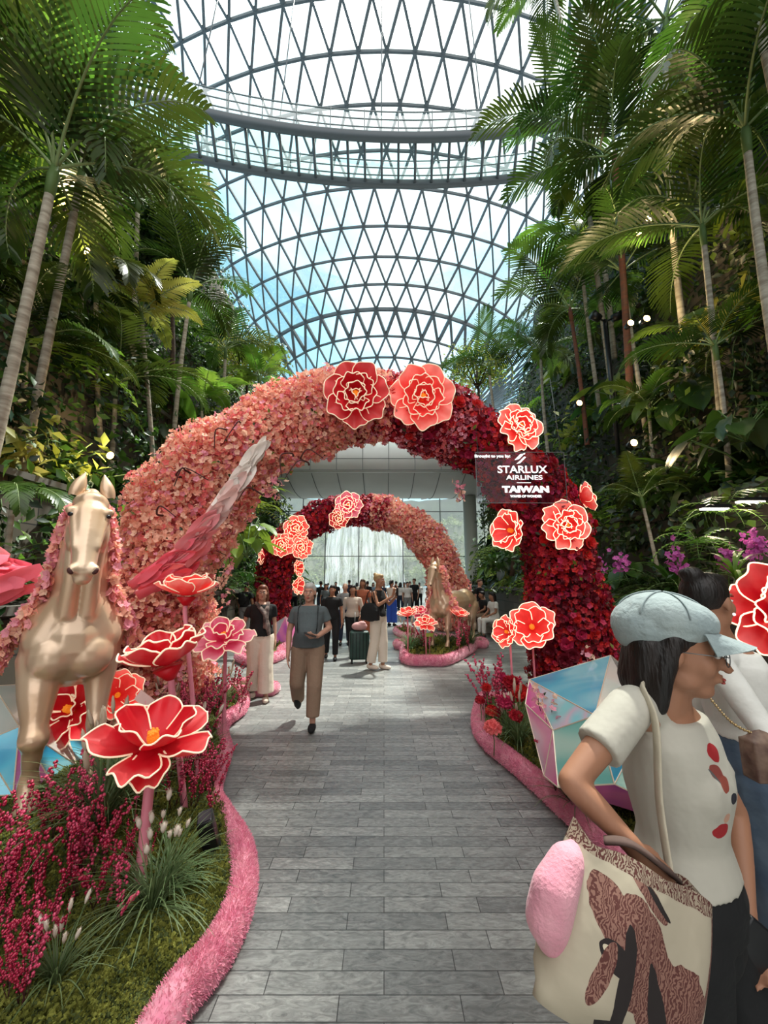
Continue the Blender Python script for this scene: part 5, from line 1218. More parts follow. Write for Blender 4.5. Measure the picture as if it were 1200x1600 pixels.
def grass_proto(seed, nb, h, plumes, mt='grass', pm='plume', w=.005, spread=1.0, pl_=.10, pr=.016):
    rnd = random.Random(seed); g = MB(); ps = []
    for i in range(nb):
        a = rnd.uniform(0, 6.3); el = 1.5-rnd.uniform(0, spread)**1.3; p = Vector((cos(a)*.03*rnd.random(), sin(a)*.03*rnd.random(), 0)); d0 = Vector((cos(a), sin(a), 0)); sd = Vector((-d0.y, d0.x, 0)); rows = []; l = h*rnd.uniform(.7, 1.25)/8
        for j in range(9):
            ww = w*(1-(j/8)**2)+.0006; rows.append((p-sd*ww, p+sd*ww)); p = p+(d0*cos(el)+Vector((0, 0, sin(el))))*l; el -= rnd.uniform(.10, .26)
        g.grid(rows)
    for i in range(plumes):
        a = i*2.4; tl = rnd.uniform(.05, .45); hh = h*rnd.uniform(.75, 1.15); tip = Vector((cos(a)*sin(tl), sin(a)*sin(tl), cos(tl)))*hh; m = MB(); m.tube([(0, 0, 0), tip*.5+Vector((0, 0, .02)), tip], .0018, 4); s_ = m.mesh('stalk', M['green_stem'])
        m = MB(); dn = tip.normalized(); m.tube([tip-dn*.01, tip+dn*pl_*.25, tip+dn*pl_*.6, tip+dn*pl_*.9, tip+dn*pl_], [pr*.4, pr, pr*.9, pr*.5, .001], 8)
        for k in range(50): v = rnd.random(); aa = rnd.uniform(0, 6.3); c = tip+dn*pl_*v; r = pr*sin(pi*min(1, v*.8+.15)); o_ = Vector((cos(aa), sin(aa), .6))*r; m.add([c+o_*.7, c+o_*.9+Vector((.002, 0, 0)), c+o_*1.5+dn*.008], [(0, 1, 2)])
        ps.append((s_, m.mesh('seed_head', M[pm])))
    return g.mesh('blades', M[mt]), ps
GP = {'fountain': grass_proto(1, 150, .42, 7, pm='bunny', pl_=.042, pr=.014, spread=1.25, w=.0035), 'upright': grass_proto(2, 120, .50, 9, w=.004, spread=.7, pl_=.11, pr=.013), 'small': grass_proto(3, 80, .28, 8, pm='bunny', spread=.8, w=.003, pl_=.05, pr=.010)}
def grass(k, loc, sc, lab, group):
    t = thing('ornamental_grass', lab, 'grass tuft', loc, rb.uniform(0, 6.3), group, sc); bl, ps = GP[k]; link('blades', bl, t)
    for a, b_ in ps: o = link('stalk', a, t); link('seed_head', b_, o)
def onbed(x, y): g = G(x, y, .1); return (g.x, g.y, max(.09, h_near(g.x, g.y)-.01))
grass('fountain', onbed(236, 1430), .95, 'large arching grass tuft with white bunny tail heads in the front of the left bed', None)
grass('fountain', onbed(262, 1395), .75, 'smaller grass tuft directly behind the large bunny tail tuft', None)
grass('upright', onbed(150, 1335), 1.15, 'tall feathery grass clump just right of the raised hoof of the near horse', None)
grass('upright', onbed(176, 1290), 1.0, 'plumed grass clump under the largest paper flower, left of its stem', None)
grass('small', onbed(305, 1215), 1.3, 'grass clump with pale heads beside the pink border, behind the black spotlight', None)
grass('upright', onbed(262, 1145), .9, 'feathery grass clump below the dark red cupped flower', None)
grass('upright', onbed(345, 1110), 1.0, 'grass clump at the back lobe of the left bed', None)
grass('small', onbed(85, 1545), .8, 'short grass tuft in the nearest corner of the left bed', None)
gR = lambda x, y: tuple(G(x, y, .12))
grass('upright', gR(812, 1165), .95, 'grass tuft left of the right crystal', None); grass('small', gR(795, 1150), 1.2, 'small tuft with pale heads beside the red blooms of the right bed', None)
grass('small', gR(900, 1262), 1.1, 'small grass tuft in front of the right crystal', None)
for x in (640, 662, 700, 722, 735): grass('upright', gR(x, 1018-(x-640)*.08), 1.15, 'tall reddish-green grass clump along the front of the far horse bed', 'grass clumps on the far horse bed')
# carnation-like blooms of the right bed
def bloom(loc, r, mt, lab, group, n=90):
    rng = np.random.default_rng(int(loc[0]*1000) % 9999); t = thing('ruffled_bloom', lab, 'flower', (loc[0], loc[1], .11), 0, group); hz_ = loc[2]-.11
    m = MB(); m.tube([(0, 0, 0), (.01, 0, hz_*.5), (0, 0, hz_)], .005, 5); m.build('stem', M['green_stem'], t)
    d = rng.normal(0, 1, (n, 3)); d[:, 2] = np.abs(d[:, 2])*.9-.15; d /= np.linalg.norm(d, axis=1)[:, None]; pos = d*r*.55+np.array([0, 0, hz_])
    scatter('petals', FLV, FLF, pos, rand_rots(n, d, rng, .3), rng.uniform(r*.35, r*.6, n), [M[mt]], None, t)
for (x, y, d, r, mt, lab) in ((770, 1138, 3.95, .085, 'pink3', 'pink ruffled bloom lowest on the right bed'), (789, 1098, 4.2, .085, 'red3', 'magenta-pink bloom above the lowest one on the right bed'), (768, 1112, 4.4, .07, 'red4', 'scarlet bloom on the left of the right bed'),
        (800, 1070, 4.6, .11, 'red1', 'dark red bloom at the back of the right bed'), (815, 1085, 4.3, .10, 'red4', 'red bloom next to the crystal edge'), (750, 1095, 4.7, .06, 'red1', 'small dark red bloom at the far left of the right bed'), (783, 1060, 4.9, .08, 'red3', 'magenta bloom high at the back of the right bed'),
        (806, 1120, 4.0, .07, 'red1', 'dark red bloom beside the pink crystal face'), (760, 1075, 4.8, .06, 'red4', 'small scarlet bloom near the arch foot')):
    bloom(P(x, y, d), r, mt, lab, None)
# apple-blossom sprigs by the crystal
def sprig(loc, tip, n, lab, mts=('pink4', 'pink2'), leaves=True):
    loc = Vector(loc); t = thing('blossom_sprig', lab, 'blossom sprig', loc); e = Vector(tip)-loc; pts = catmull([(0, 0, 0), e*.4+Vector((.04, 0, .03)), e*.75+Vector((-.02, 0, 0)), e], 6); m = MB(); m.tube(pts, [.006*(1-.7*i/len(pts)) for i in range(len(pts))], 5); m.build('twig', M['stem'], t)
    rng = np.random.default_rng(n); k = rng.integers(len(pts)//2, len(pts), n); pos = np.array([tuple(pts[i]) for i in k])+rng.normal(0, .035, (n, 3)); nn = rng.normal(0, 1, (n, 3)); nn[:, 1] -= 1
    scatter('blossoms', FLV, FLF, pos, rand_rots(n, nn, rng, .3), rng.uniform(.018, .03, n), [M[q] for q in mts], rng.choice(len(mts), n), t)
    if leaves: scatter('leaves', LFV, LFF, pos[:n//5], rand_rots(n//5, nn[:n//5], rng, .6), rng.uniform(.03, .05, n//5), [M['leaf']], None, t)
sprig(G(880, 1215, .12), P(840, 1080, 3.2), 26, 'pink blossom sprig standing before the blue face of the right crystal')
sprig(G(888, 1212, .12), P(862, 1100, 3.1), 22, 'second pink blossom sprig close to the first, before the right crystal')
sprig(P(905, 1070, 4.3), P(928, 1022, 3.8), 20, 'pink blossom sprig on the top edge of the right crystal')
sprig(G(300, 1075, .1), P(285, 1048, 4.0), 40, 'peach blossom spray between the paper flower stems at the arch foot')
sprig(G(250, 1085, .1), P(262, 1075, 3.9), 30, 'low peach blossom spray at the foot of the pink arch leg')
# spotlight box in the near bed
p = G(332, 1325, .1); t = thing('floor_spotlight', 'black box spotlight tilted at the edge of the left bed', 'spotlight', p, rot=(.25, -.25, .3)); m = MB(); m.box((0, 0, .11), (.085, .10, .22)); bmesh_from(m, 'housing', M['black'], t, bev=.006)
m = MB(); m.box((0, 0, .222), (.07, .085, .004)); m.build('lens', mat('lens_glass', (.05, .05, .06), .1), t, smooth=False); m = MB(); m.box((0, 0, .0), (.1, .03, .03)); m.build('bracket', M['black'], t, smooth=False)
# little cards standing in the beds
for (px, py, d, rz_, lab, mt) in ((228, 1095, 2.75, .6, 'small pink card on a stick behind the largest paper flower', 'fw3'), (671, 992, 8.3, 0, 'small yellow sign on a stick in the far horse bed', 'leaf_yellow')):
    a = P(px, py, d); t = thing('garden_card', lab, 'card', (a.x, a.y, .12)); m = MB(); m.tube([(0, 0, 0), (0, 0, a.z-.12)], .004, 5); m.build('stick', M['pstem'], t)
    m = MB(); m.box((0, 0, 0), (.14, .006, .07), M=Matrix.Rotation(rz_, 3, 'Y')); m.build('card', M[mt], t, smooth=False, loc=(0, 0, a.z-.12))

# ---------------------------------------------------------------- lamps hidden in the greenery
def spot(px, py, d, lab, pw=18, r=.07, white=False):
    a = P(px, py, d); t = thing('garden_spotlight', lab, 'lamp', a); m = MB(); m.tube([(0, .16, 0), (0, 0, 0)], [r*.8, r*1.15], 12); m.build('housing', M['black'], t)
    m = MB(); m.ell((0, -.015, 0), (r, .02, r)); m.build('lens', M['lampw' if white else 'lamp'], t)
    l = bpy.data.lights.new('bulb', 'POINT'); l.energy = pw; l.color = (1, .75, .4); l.shadow_soft_size = .02; o = bpy.data.objects.new('bulb', l); COL.objects.link(o); o.parent = t; o.location = (0, -.06, 0)
for (px, py, d, lab) in ((97, 320, 6.3, 'bright garden spotlight between the tops of the two pale trunks'), (136, 393, 6.8, 'garden spotlight right of the second pale trunk on the left wall'), (173, 712, 7.2, 'garden spotlight above the ears of the near horse'),
        (1013, 343, 7.6, 'upper garden spotlight on the right wall'), (998, 366, 7.6, 'garden spotlight just under the upper one on the right wall'), (1010, 498, 7.6, 'garden spotlight in the middle of the right wall'), (905, 630, 9.2, 'garden spotlight beside the reddish trunk on the right'), (990, 692, 7.6, 'garden spotlight behind the silvery young palm at right'), (985, 505, 8.2, 'dim garden spotlight left of the one in the middle of the right wall')):
    spot(px, py, d, lab, 30)
for (px, py, lab) in ((1116, 795, 'left one of the two long downlights under the stone ledge'), (1172, 784, 'right one of the two long downlights under the stone ledge')):
    a = P(px, py, 5.3); t = thing('ledge_downlight', lab, 'lamp', a); m = MB(); m.box((0, 0, .03), (.40, .12, .05)); m.build('housing', M['black'], t, smooth=False); m = MB(); m.box((0, 0, 0), (.34, .08, .02)); m.build('diffuser', M['lampw'], t, smooth=False)
    l = bpy.data.lights.new('tube', 'POINT'); l.energy = 14; l.color = (1, .85, .6); l.shadow_soft_size = .1; o = bpy.data.objects.new('tube', l); COL.objects.link(o); o.parent = t; o.location = (0, 0, -.12)
a = P(945, 500, 9.6); b_ = P(953, 720, 9.9); t = thing('lamp_post', 'black lamp post standing among the palms on the right wall', 'lamp post', (a.x, a.y, b_.z)); m = MB(); m.tube([(0, 0, 0), (0, 0, a.z-b_.z)], .055, 10); m.build('post', M['black'], t)
for q in (-.28, .28): m = MB(); m.tube([(0, 0, a.z-b_.z-.05), (q*.6, -.05, a.z-b_.z)], .025, 6); m.tube([(q*.6, -.05, a.z-b_.z), (q*1.4, -.12, a.z-b_.z+.08)], [.10, .12], 10); m.build('lamp_head', M['black'], t)
# orchids on the right planter
for (px, py, lab) in ((932, 885, 'lilac orchid spray beside the right arch leg'), (965, 880, 'pale lilac orchid spray right of the arch leg'), (1056, 877, 'magenta orchid spray above the hair bun'), (1133, 872, 'pink orchid spray over the red neon flower'), (1180, 862, 'purple orchid spray at the right edge'), (1175, 845, 'topmost purple orchid spray near the right edge')):
    a = P(px, py, 4.9 if px > 1000 else 6.4); n = 36; t = thing('orchid', lab, 'orchid', a-Vector((0, 0, .3))); m = MB(); m.tube([(0, 0, 0), (.03, 0, .2), (.0, -.05, .36)], .006, 5); m.build('stem', M['green_stem'], t)
    rng = np.random.default_rng(px); pos = rng.normal(0, .06, (n, 3))*np.array([1, .8, 1.4])+np.array([0, -.04, .3]); nn = rng.normal(0, .6, (n, 3))+np.array([0, -1, 0]); scatter('blossoms', FLV, FLF, pos, rand_rots(n, nn, rng, .2), rng.uniform(.03, .045, n), [mat('orchid_petal', (.50, .10, .38), .6, transl=.3)], None, t)
# guard rail and kerb on the left, seen between the arches
t = thing('guard_rail', 'low metal guard rail along the left planting behind the pink arch leg', 'railing', (-4.3, 8, 0)); m = MB(); y0, y1 = 6.6, 14
def rx(y): return -3.75-.13*(y-6.6)+4.3
m.tube([(rx(y), y-8, .95) for y in np.linspace(y0, y1, 6)], .02, 6); m.tube([(rx(y), y-8, .60) for y in np.linspace(y0, y1, 6)], .015, 6); m.build('top_rail', M['rail'], t)
m = MB()
for y in np.linspace(y0, y1, 60): m.box((rx(y), y-8, .775), (.012, .012, .35))
m.build('balusters', M['rail'], t, smooth=False)
m = MB(); rows = [[(rx(y)-4.3-.35, y, z) for y in np.linspace(5.8, 15, 8)] for z in (0, .6)]+[[(rx(y)-4.3-1.8, y, .6) for y in np.linspace(5.8, 15, 8)]]
m.grid([[(rx(y)-4.3+.1, y, 0) for y in np.linspace(5.8, 15, 8)], [(rx(y)-4.3+.1, y, .58) for y in np.linspace(5.8, 15, 8)], [(rx(y)-4.3-.12, y, .58) for y in np.linspace(5.8, 15, 8)], [(rx(y)-4.3-1.9, y, .55) for y in np.linspace(5.8, 15, 8)]])
tag(m.build('trim_1', M['ledge'], smooth=False), kind='structure')
rv2 = random.Random(12)
for i in range(20):
    y = 6.5+i*.42; k = rv2.choice(['bush', 'broad', 'fern', 'strap']); q = rv2.randrange(len(VAR[k])); plant(k, q, (rx(y)-4.3-.6-rv2.uniform(0, .5), y, .57), rv2.uniform(1.0, 1.7), '%s %s %s in the low planter behind the guard rail on the left' % (TONE[VAR[k][q][0]], KN[k][2], KN[k][1]), '%s %s plants behind the left guard rail' % (TONE[VAR[k][q][0]], k))
for i in range(6):
    y = 6.4+i*.9; a = Vector((rx(y)-4.3-.5, y, .57)); sprig(a, a+Vector((rv2.uniform(-.1, .3), -.1, rv2.uniform(.8, 1.5))), 46+i, 'pale pink blossom branch behind the left guard rail, %s from the pink arch leg' % ('first', 'second', 'third', 'fourth', 'fifth', 'sixth')[i])
for (px, py, d, sc_, k, q, lab) in ((385, 870, 9.5, 1.6, 'broad', 2, 'bright plant with big round leaves between the two arches on the left'), (400, 800, 10.5, 1.5, 'fern', 1, 'bright fern hanging out between the arches on the left'), (405, 775, 11, 1.4, 'strap', 1, 'bright strap-leaved plant under the inner edge of the pink arch'),
        (795, 860, 10.5, 1.8, 'fern', 1, 'light fern left of the crimson arch leg'), (770, 885, 12, 1.8, 'bush', 1, 'leafy shrub at the foot of the right column'), (1090, 850, 4.9, .8, 'fern', 1, 'yellow-green fern above the orchids on the right'), (1150, 905, 4.6, .7, 'strap', 1, 'yellow-green strap-leaved plant behind the red neon flower'), (1130, 800, 5.4, 1.0, 'fern', 0, 'fern arching below the ledge downlights'), (1165, 690, 5.6, 1.3, 'broad', 0, 'big-leaved plant at the right edge over the downlights')):
    a = P(px, py, d); plant(k, q, a, sc_, lab, None)
# ---------------------------------------------------------------- people
SK = {'light': mat('skin_light', (.50, .27, .19), .5, spec=.35), 'tan': mat('skin_tan', (.34, .16, .095), .5, spec=.35), 'deep': mat('skin_deep', (.30, .14, .085), .5, spec=.35)}
M['lips'] = mat('lips', (.42, .08, .07), .4); M['eyew'] = mat('eye_white', (.75, .72, .70), .3)
HR = {'black': mat('hair_black', (.006, .004, .004), .45, col2=(.016, .010, .009), nscale=30, stretch=(1, 1, .2), bump=.6), 'brown': mat('hair_brown', (.06, .028, .018), .4, col2=(.11, .055, .03), nscale=30, stretch=(1, 1, .2), bump=.6),
      'grey': mat('hair_grey', (.50, .48, .45), .6), 'blond': mat('hair_blond', (.30, .19, .09), .45, col2=(.42, .28, .14), nscale=30), 'auburn': mat('hair_auburn', (.12, .035, .02), .45, col2=(.18, .06, .03), nscale=30)}
CL = {}
def cloth(name, col, rough=.85, col2=None, ns=6, bump=.25):
    if name not in CL: CL[name] = mat('cloth_'+name, col, rough, col2=col2, nscale=ns, bump=bump*2.2, sheen=0.0, bscale=7, bdist=.03)
    return CL[name]
cloth('slate', (.09, .11, .115)); cloth('black', (.007, .007, .008)); cloth('khaki', (.26, .17, .115)); cloth('cream', (.66, .56, .47)); cloth('white', (.72, .70, .66)); cloth('beige', (.52, .43, .36))
cloth('rust', (.36, .10, .05)); cloth('cobalt', (.02, .07, .36)); cloth('navy', (.02, .03, .06)); cloth('grey', (.22, .22, .22)); cloth('jeans', (.06, .09, .14), col2=(.11, .15, .20)); cloth('pinkish', (.55, .30, .30)); cloth('olive', (.12, .13, .07)); cloth('sky', (.25, .35, .45))
def hand(b, w, d, nrm, s=1.0, curl=.5, side=1):
    """palm and five separate fingers; d along the hand, nrm out of the back of the hand"""
    w = Vector(w); d = Vector(d).normalized(); nrm = Vector(nrm); nrm = (nrm-d*nrm.dot(d)).normalized(); x = d.cross(nrm)*side
    Mx = Matrix((x, d, nrm)).transposed(); b.ell(w+d*.045*s, (.040*s, .052*s, .016*s), M=Mx, nu=12, nv=8); b.cap(w-d*.02*s, .024*s, w+d*.03*s, .024*s, 8)
    for i, (o, l) in enumerate(((-.030, .066), (-.010, .078), (.011, .072), (.031, .056))):
        p = w+x*o*s+d*.085*s; dd = (d+x*o*2.5).normalized(); pr = [(p-dd*.015*s, .0095*s)]; c = curl*(.5+.12*i)
        for k in range(3):
            dd = (dd*cos(c)-nrm*sin(c)).normalized(); p = p+dd*l*s*(.45, .32, .25)[k]; pr.append((p, (.009, .0082, .0072)[k]*s))
        b.chain(pr, 8)
    p = w-x*.030*s+d*.02*s; dd = (d*.7-x*.75-nrm*.15).normalized(); b.chain([(p, .013*s), (p+dd*.034*s, .0115*s), (p+dd*.034*s+(d*.85-x*.25-nrm*.35)*.030*s, .0095*s)], 8)
def head_parts(b, c, Rm, s=1.0):
    c = Vector(c); T = lambda p: c+Rm @ (Vector(p)*s); E = lambda p, r: b.ell(T(p), tuple(q*s for q in r), M=Rm)
    E((0, .015, .035), (.073, .092, .083)); E((0, -.026, -.015), (.061, .066, .095)); E((0, -.052, -.088), (.034, .034, .026)); E((0, -.02, -.07), (.05, .055, .04))
    for q in (-1, 1): E((q*.034, -.055, -.022), (.028, .030, .034)); E((q*.076, .008, -.005), (.011, .020, .031)); E((q*.04, -.01, -.065), (.022, .04, .03))
    b.chain([(T((0, -.088, .012)), .008*s), (T((0, -.106, -.012)), .010*s), (T((0, -.112, -.026)), .0135*s)], 8); E((0, -.082, .034), (.048, .016, .012)); E((0, -.092, -.056), (.022, .013, .010))
    b.cap(T((0, .018, -.05)), .050*s, T((0, .03, -.15)), .052*s)
    return T
def face_details(t, T, s, Rm, mid=True):
    m = MB(); d = MB()
    for q in (-1, 1): m.ell(T((q*.029, -.084, .008)), (.013*s, .008*s, .0065*s), M=Rm, nu=10, nv=6); d.ell(T((q*.029, -.0905, .008)), (.0055*s, .0035*s, .0055*s), M=Rm, nu=8, nv=5); d.beam(T((q*.014, -.0955, .026)), T((q*.044, -.085, .028)), .004*s, .004*s)
    e = m.build('eyes', M['eyew'], t); d.build('iris', M['stem'], e)
    m = MB(); m.ell(T((0, -.101, -.053)), (.019*s, .006*s, .004*s), M=Rm, nu=12, nv=6); m.ell(T((0, -.100, -.061)), (.016*s, .006*s, .0045*s), M=Rm, nu=12, nv=6); m.build('lips', M['lips'], t)
def hair_blob(t, T, s, Rm, style, m, vox):
    b = MB(); E = lambda p, r: b.ell(T(p), tuple(q*s for q in r), M=Rm)
    if style == 'bald': E((0, .05, .0), (.076, .07, .06)); E((0, .035, .05), (.074, .085, .070))
    else: E((0, .028, .045), (.083, .096, .085)); E((0, -.02, .082), (.062, .068, .045))
    if style in ('long', 'bob'):
        ln = -.30 if style == 'long' else -.14
        for q in (-1, 1): b.chain([(T((q*.062, .012, .03)), .028*s), (T((q*.074, .04, -.06)), .030*s), (T((q*.078, .045 if style == 'bob' else -.03, ln)), .022*s)])
        b.chain([(T((0, .07, 0)), .065*s), (T((0, .08, ln*.6)), .065*s), (T((0, .08, ln)), .045*s)]); b.chain([(T((.045, .07, 0)), .05*s), (T((.05, .075, ln)), .04*s)]); b.chain([(T((-.045, .07, 0)), .05*s), (T((-.05, .075, ln)), .04*s)])
    if style == 'bun': E((0, .085, .115), (.042, .042, .036)); E((.02, .1, .12), (.025, .025, .022))
    if style == 'pony': b.chain([(T((0, .10, .06)), .035*s), (T((0, .15, -.02)), .032*s), (T((0, .14, -.14)), .012*s)])
    if style == 'curly':
        for i in range(26): a = i*2.4; E((cos(a)*.075, .02+sin(a)*.06, .10-.20*(i/26)), (.03, .03, .03))
    return blob(b, 'hair', HR[m], t, vox, 3)
TOR = [(0, .158, .112), (.14, .162, .118), (.40, .128, .098), (.66, .152, .116), (.86, .165, .100), (.95, .13, .075), (1.0, .075, .062)]
TORF = [(0, .158, .112), (.12, .165, .118), (.38, .115, .088), (.62, .138, .118), (.84, .148, .092), (.95, .115, .068), (1.0, .065, .056)]
def torso(b, pel, nk, t0, t1, off, fem, bw=1.0, belly=0.0):
    A = TORF if fem else TOR; n = 14; rings = []
    for i in range(n+1):
        t = t0+(t1-t0)*i/n; rx = np.interp(t, [a[0] for a in A], [a[1] for a in A])*bw+off; ry = np.interp(t, [a[0] for a in A], [a[2] for a in A])*bw+off+belly*math.exp(-((t-.38)/.22)**2)
        p = Vector(pel).lerp(Vector(nk), t); p.y -= belly*.8*math.exp(-((t-.38)/.22)**2); rings.append((p, rx, ry))
    b.loft(rings)
DEF = dict(pel=(0, 0, .93), nk=(0, .0, 1.43), head=(0, -.02, 1.58), sl=(-.172, 0, 1.350), sr=(.172, 0, 1.350), el=(-.23, .02, 1.10), er=(.23, .02, 1.10), wl=(-.24, -.06, .87), wr=(.24, -.06, .87),
           hl=(-.09, 0, .90), hr=(.09, 0, .90), kl=(-.10, -.02, .49), kr=(.10, -.02, .49), al=(-.11, .02, .085), ar=(.11, .02, .085), hy=0, hp=0, hroll=0, fl=0, fr=0, pitl=0, pitr=0)
def human(label, loc, rz, h, skin='tan', hair=('short', 'black'), top='black', sleeve='short', bottom='black', leg=(.093, .068, .055), fem=False, pose=None, vox=.018, belly=0, hem=.06, shoe='black', face=False, detail=None, group=None, hemleg=.10, bw=1.0, hands=True, spots=None, neckline=None):
    p = dict(DEF); p.update(pose or {}); t = thing('person', label, 'person', loc, rz, group, h/1.7); V_ = lambda k: Vector(p[k]); b = MB()
    torso(b, p['pel'], p['nk'], 0, 1, 0, fem, bw, belly); Rm = (Matrix.Rotation(p['hy'], 3, 'Z') @ Matrix.Rotation(p['hp'], 3, 'X') @ Matrix.Rotation(p['hroll'], 3, 'Y'))
    T = head_parts(b, p['head'], Rm); b.cap(V_('nk')-Vector((0, 0, .05)), .055, T((0, .02, -.07)), .05)
    ar = .85 if fem else 1.0
    for q in 'lr':
        b.chain([(V_('s'+q), .052*ar), (V_('s'+q).lerp(V_('e'+q), .45), .046*ar), (V_('e'+q), .037*ar), (V_('e'+q).lerp(V_('w'+q), .35), .037*ar), (V_('w'+q), .025*ar)])
        b.cap(V_('s'+q), .052*ar, V_('nk')+Vector((0, 0, -.06)), .055*ar)
        d = (V_('w'+q)-V_('e'+q)).normalized(); d = Vector(p.get('hd'+q, d)); hand(b, V_('w'+q)+d*.015, d, p.get('hn'+q, (-1 if q == 'l' else 1, 0, 0)), .95 if fem else 1.05, p.get('curl'+q, .35), 1 if q == 'r' else -1)
        b.chain([(V_('h'+q), .085), (V_('h'+q).lerp(V_('k'+q), .4), .075), (V_('k'+q), .052), (V_('k'+q).lerp(V_('a'+q), .35), .052), (V_('a'+q), .036)])
    blob(b, 'body', SK[skin], t, vox, 3 if vox > .01 else 4)
    # top
    b = MB(); tb = CL[top] if isinstance(top, str) else top; torso(b, p['pel'], p['nk'], hem, neckline or (.95 if fem else .985), .014, fem, bw, belly)
    for q in 'lr':
        s_, e_, w_ = V_('s'+q), V_('e'+q), V_('w'+q); k = 1 if q == 'r' else -1
        if sleeve == 'none': continue
        b.cap(s_+Vector((-k*.02, 0, .004)), .058*ar, V_('nk')+Vector((k*.055, 0, -.050)), .044*ar)
        if sleeve == 'short': m = s_.lerp(e_, .58); b.ell(s_, .062*ar); b.fr(s_, .064*ar, m, .066*ar)
        else: m = e_.lerp(w_, .95); b.ell(s_, .062*ar); b.fr(s_, .062*ar, e_, .052*ar); b.ell(e_, .051*ar); b.fr(e_, .051*ar, m, .038*ar)
    if fem: 
        for k in (-1, 1): c = Vector(p['pel']).lerp(Vector(p['nk']), .64); b.ell(c+Vector((k*.055, -.062, 0)), (.068, .060, .075))
    blob(b, 'top', tb, t, min(vox, .014), 3)
    # trousers or skirt
    b = MB(); r0, r1, r2 = leg; pelv = Vector(p['pel']); torso(b, p['pel'], p['nk'], -.02, max(hem+.03, .12), .010, fem, bw, belly*.6)
    if bottom != 'skirt':
        for q in 'lr':
            a_, k_, f_ = V_('h'+q), V_('k'+q), V_('a'+q); end = k_.lerp(f_, 1-hemleg); b.cap(a_, r0+.008, a_.lerp(k_, .5), (r0+r1)/2+.006); b.fr(a_.lerp(k_, .5), (r0+r1)/2+.006, k_, r1+.004, n=14); b.ell(k_, r1+.004); b.fr(k_, r1+.004, end, r2, n=14)
        b.ell(pelv+Vector((0, 0, -.045)), (.150*bw, .115, .09))
    blob(b, 'trousers', CL[bottom] if isinstance(bottom, str) else bottom, t, min(vox, .014), 3)
    for q in 'lr':
        a_ = V_('a'+q); m = MB(); Mx = Matrix.Rotation(p['f'+q], 3, 'Z') @ Matrix.Rotation(p['pit'+q], 3, 'X'); o = a_+Vector((0, 0, -.085)) ; 
        m.ell(a_+Mx @ Vector((0, -.045, -.045)), (.049, .130, .042), M=Mx); m.ell(a_+Mx @ Vector((0, .035, -.03)), (.036, .048, .048), M=Mx); m.ell(a_+Mx @ Vector((0, -.125, -.052)), (.040, .045, .026), M=Mx)
        m.cap(a_+Mx @ Vector((0, -.11, -.068)), .018, a_+Mx @ Vector((0, .04, -.068)), .018); blob(m, 'shoe', CL[shoe], t, .012, 2)
    if hair: hair_blob(t, T, 1.0, Rm, hair[0], hair[1], min(vox, .012))
    if face: face_details(t, T, 1.0, Rm)
    return t, T, Rm
def stand(px, fy, hy_):
    g = G(px, fy); g.z = 0; top = P(px, hy_, g.y).z; return g, max(1.45, min(1.9, top))
# man in the grey shirt
g, h = stand(478, 1134, 911)
man, T, Rm = human('elderly man with short grey hair, slate grey T-shirt and khaki trousers walking towards the viewer', g, R(4), h, 'light', ('short', 'grey'), 'slate', 'short', 'khaki', (.112, .088, .080), False,
    dict(hy=-.05, el=(-.245, .03, 1.11), wl=(-.235, -.07, .86), er=(.255, .03, 1.14), wr=(.13, -.22, 1.07), hdr=(-.55, -.75, .15), hnr=(.4, -.3, -.8), curlr=.55, kl=(-.12, -.03, .50), al=(-.13, .22, .22), pitl=-.75, kr=(.10, -.13, .50), ar=(.09, -.14, .085), nk=(0, -.02, 1.43), head=(0, -.05, 1.58)), vox=.009, belly=.05, face=True, hem=-.02, bw=1.16, hemleg=.15)
m = MB(); m.box((.055, -.345, 1.105), (.15, .075, .012), M=Matrix.Rotation(.35, 3, 'Y')); ob = m.build('smartphone', M['black'], None, smooth=False); ob.matrix_world = Matrix.LocRotScale(g, Euler((0, 0, R(4))), (h/1.7,)*3); tag(ob, 'dark smartphone held flat in the hand of the elderly man', 'phone')
m = MB()
for q in (-1, 1): m.tube([(q*.11, -.185, 1.10), (q*.125, -.18, 1.26), (q*.12, -.13, 1.40), (q*.10, .03, 1.45), (q*.10, .12, 1.36)], .016, 6, flat=.5)
m.ell((0, .19, 1.22), (.15, .075, .20)); ob = blob(m, 'backpack', CL['black'], None, .012, 3); ob.matrix_world = Matrix.LocRotScale(g, Euler((0, 0, R(4))), (h/1.7,)*3); tag(ob, 'dark backpack with shoulder straps worn by the elderly man', 'backpack')
# woman with scarf
g, h = stand(402, 1094, 914)
wom, T, Rm = human('auburn haired woman with glasses, scarf, black top and wide cream trousers', g, R(15), h, 'light', ('bob', 'auburn'), 'black', 'short', 'cream', (.115, .105, .120), True,
    dict(el=(-.25, .05, 1.13), wl=(-.23, -.02, .90), er=(.20, .06, 1.12), wr=(.22, .0, .88), kl=(-.07, .06, .49), al=(-.08, .16, .10), kr=(.10, -.08, .49), ar=(.12, -.10, .085)), vox=.010, face=True, shoe='beige', hem=.0, bw=1.12)
b = MB(); b.tube([(-.09, -.03, 1.44), (-.04, -.12, 1.38), (.05, -.15, 1.27), (.10, -.16, 1.10), (.13, -.15, .95)], [.035, .04, .045, .05, .035], 8, flat=.5); b.tube([(.09, -.02, 1.44), (.08, -.11, 1.34), (.07, -.15, 1.2), (.06, -.16, 1.05)], [.035, .04, .045, .03], 8, flat=.5)
blob(b, 'scarf', cloth('scarf', (.05, .03, .03), col2=(.22, .16, .14), ns=14), wom, .012, 2)
b = MB()
for q in (-1, 1): b.tube([T((q*.029+.019*cos(a), -.104, .006+.015*sin(a))) for a in np.linspace(0, 2*pi, 14)], .0022, 5)
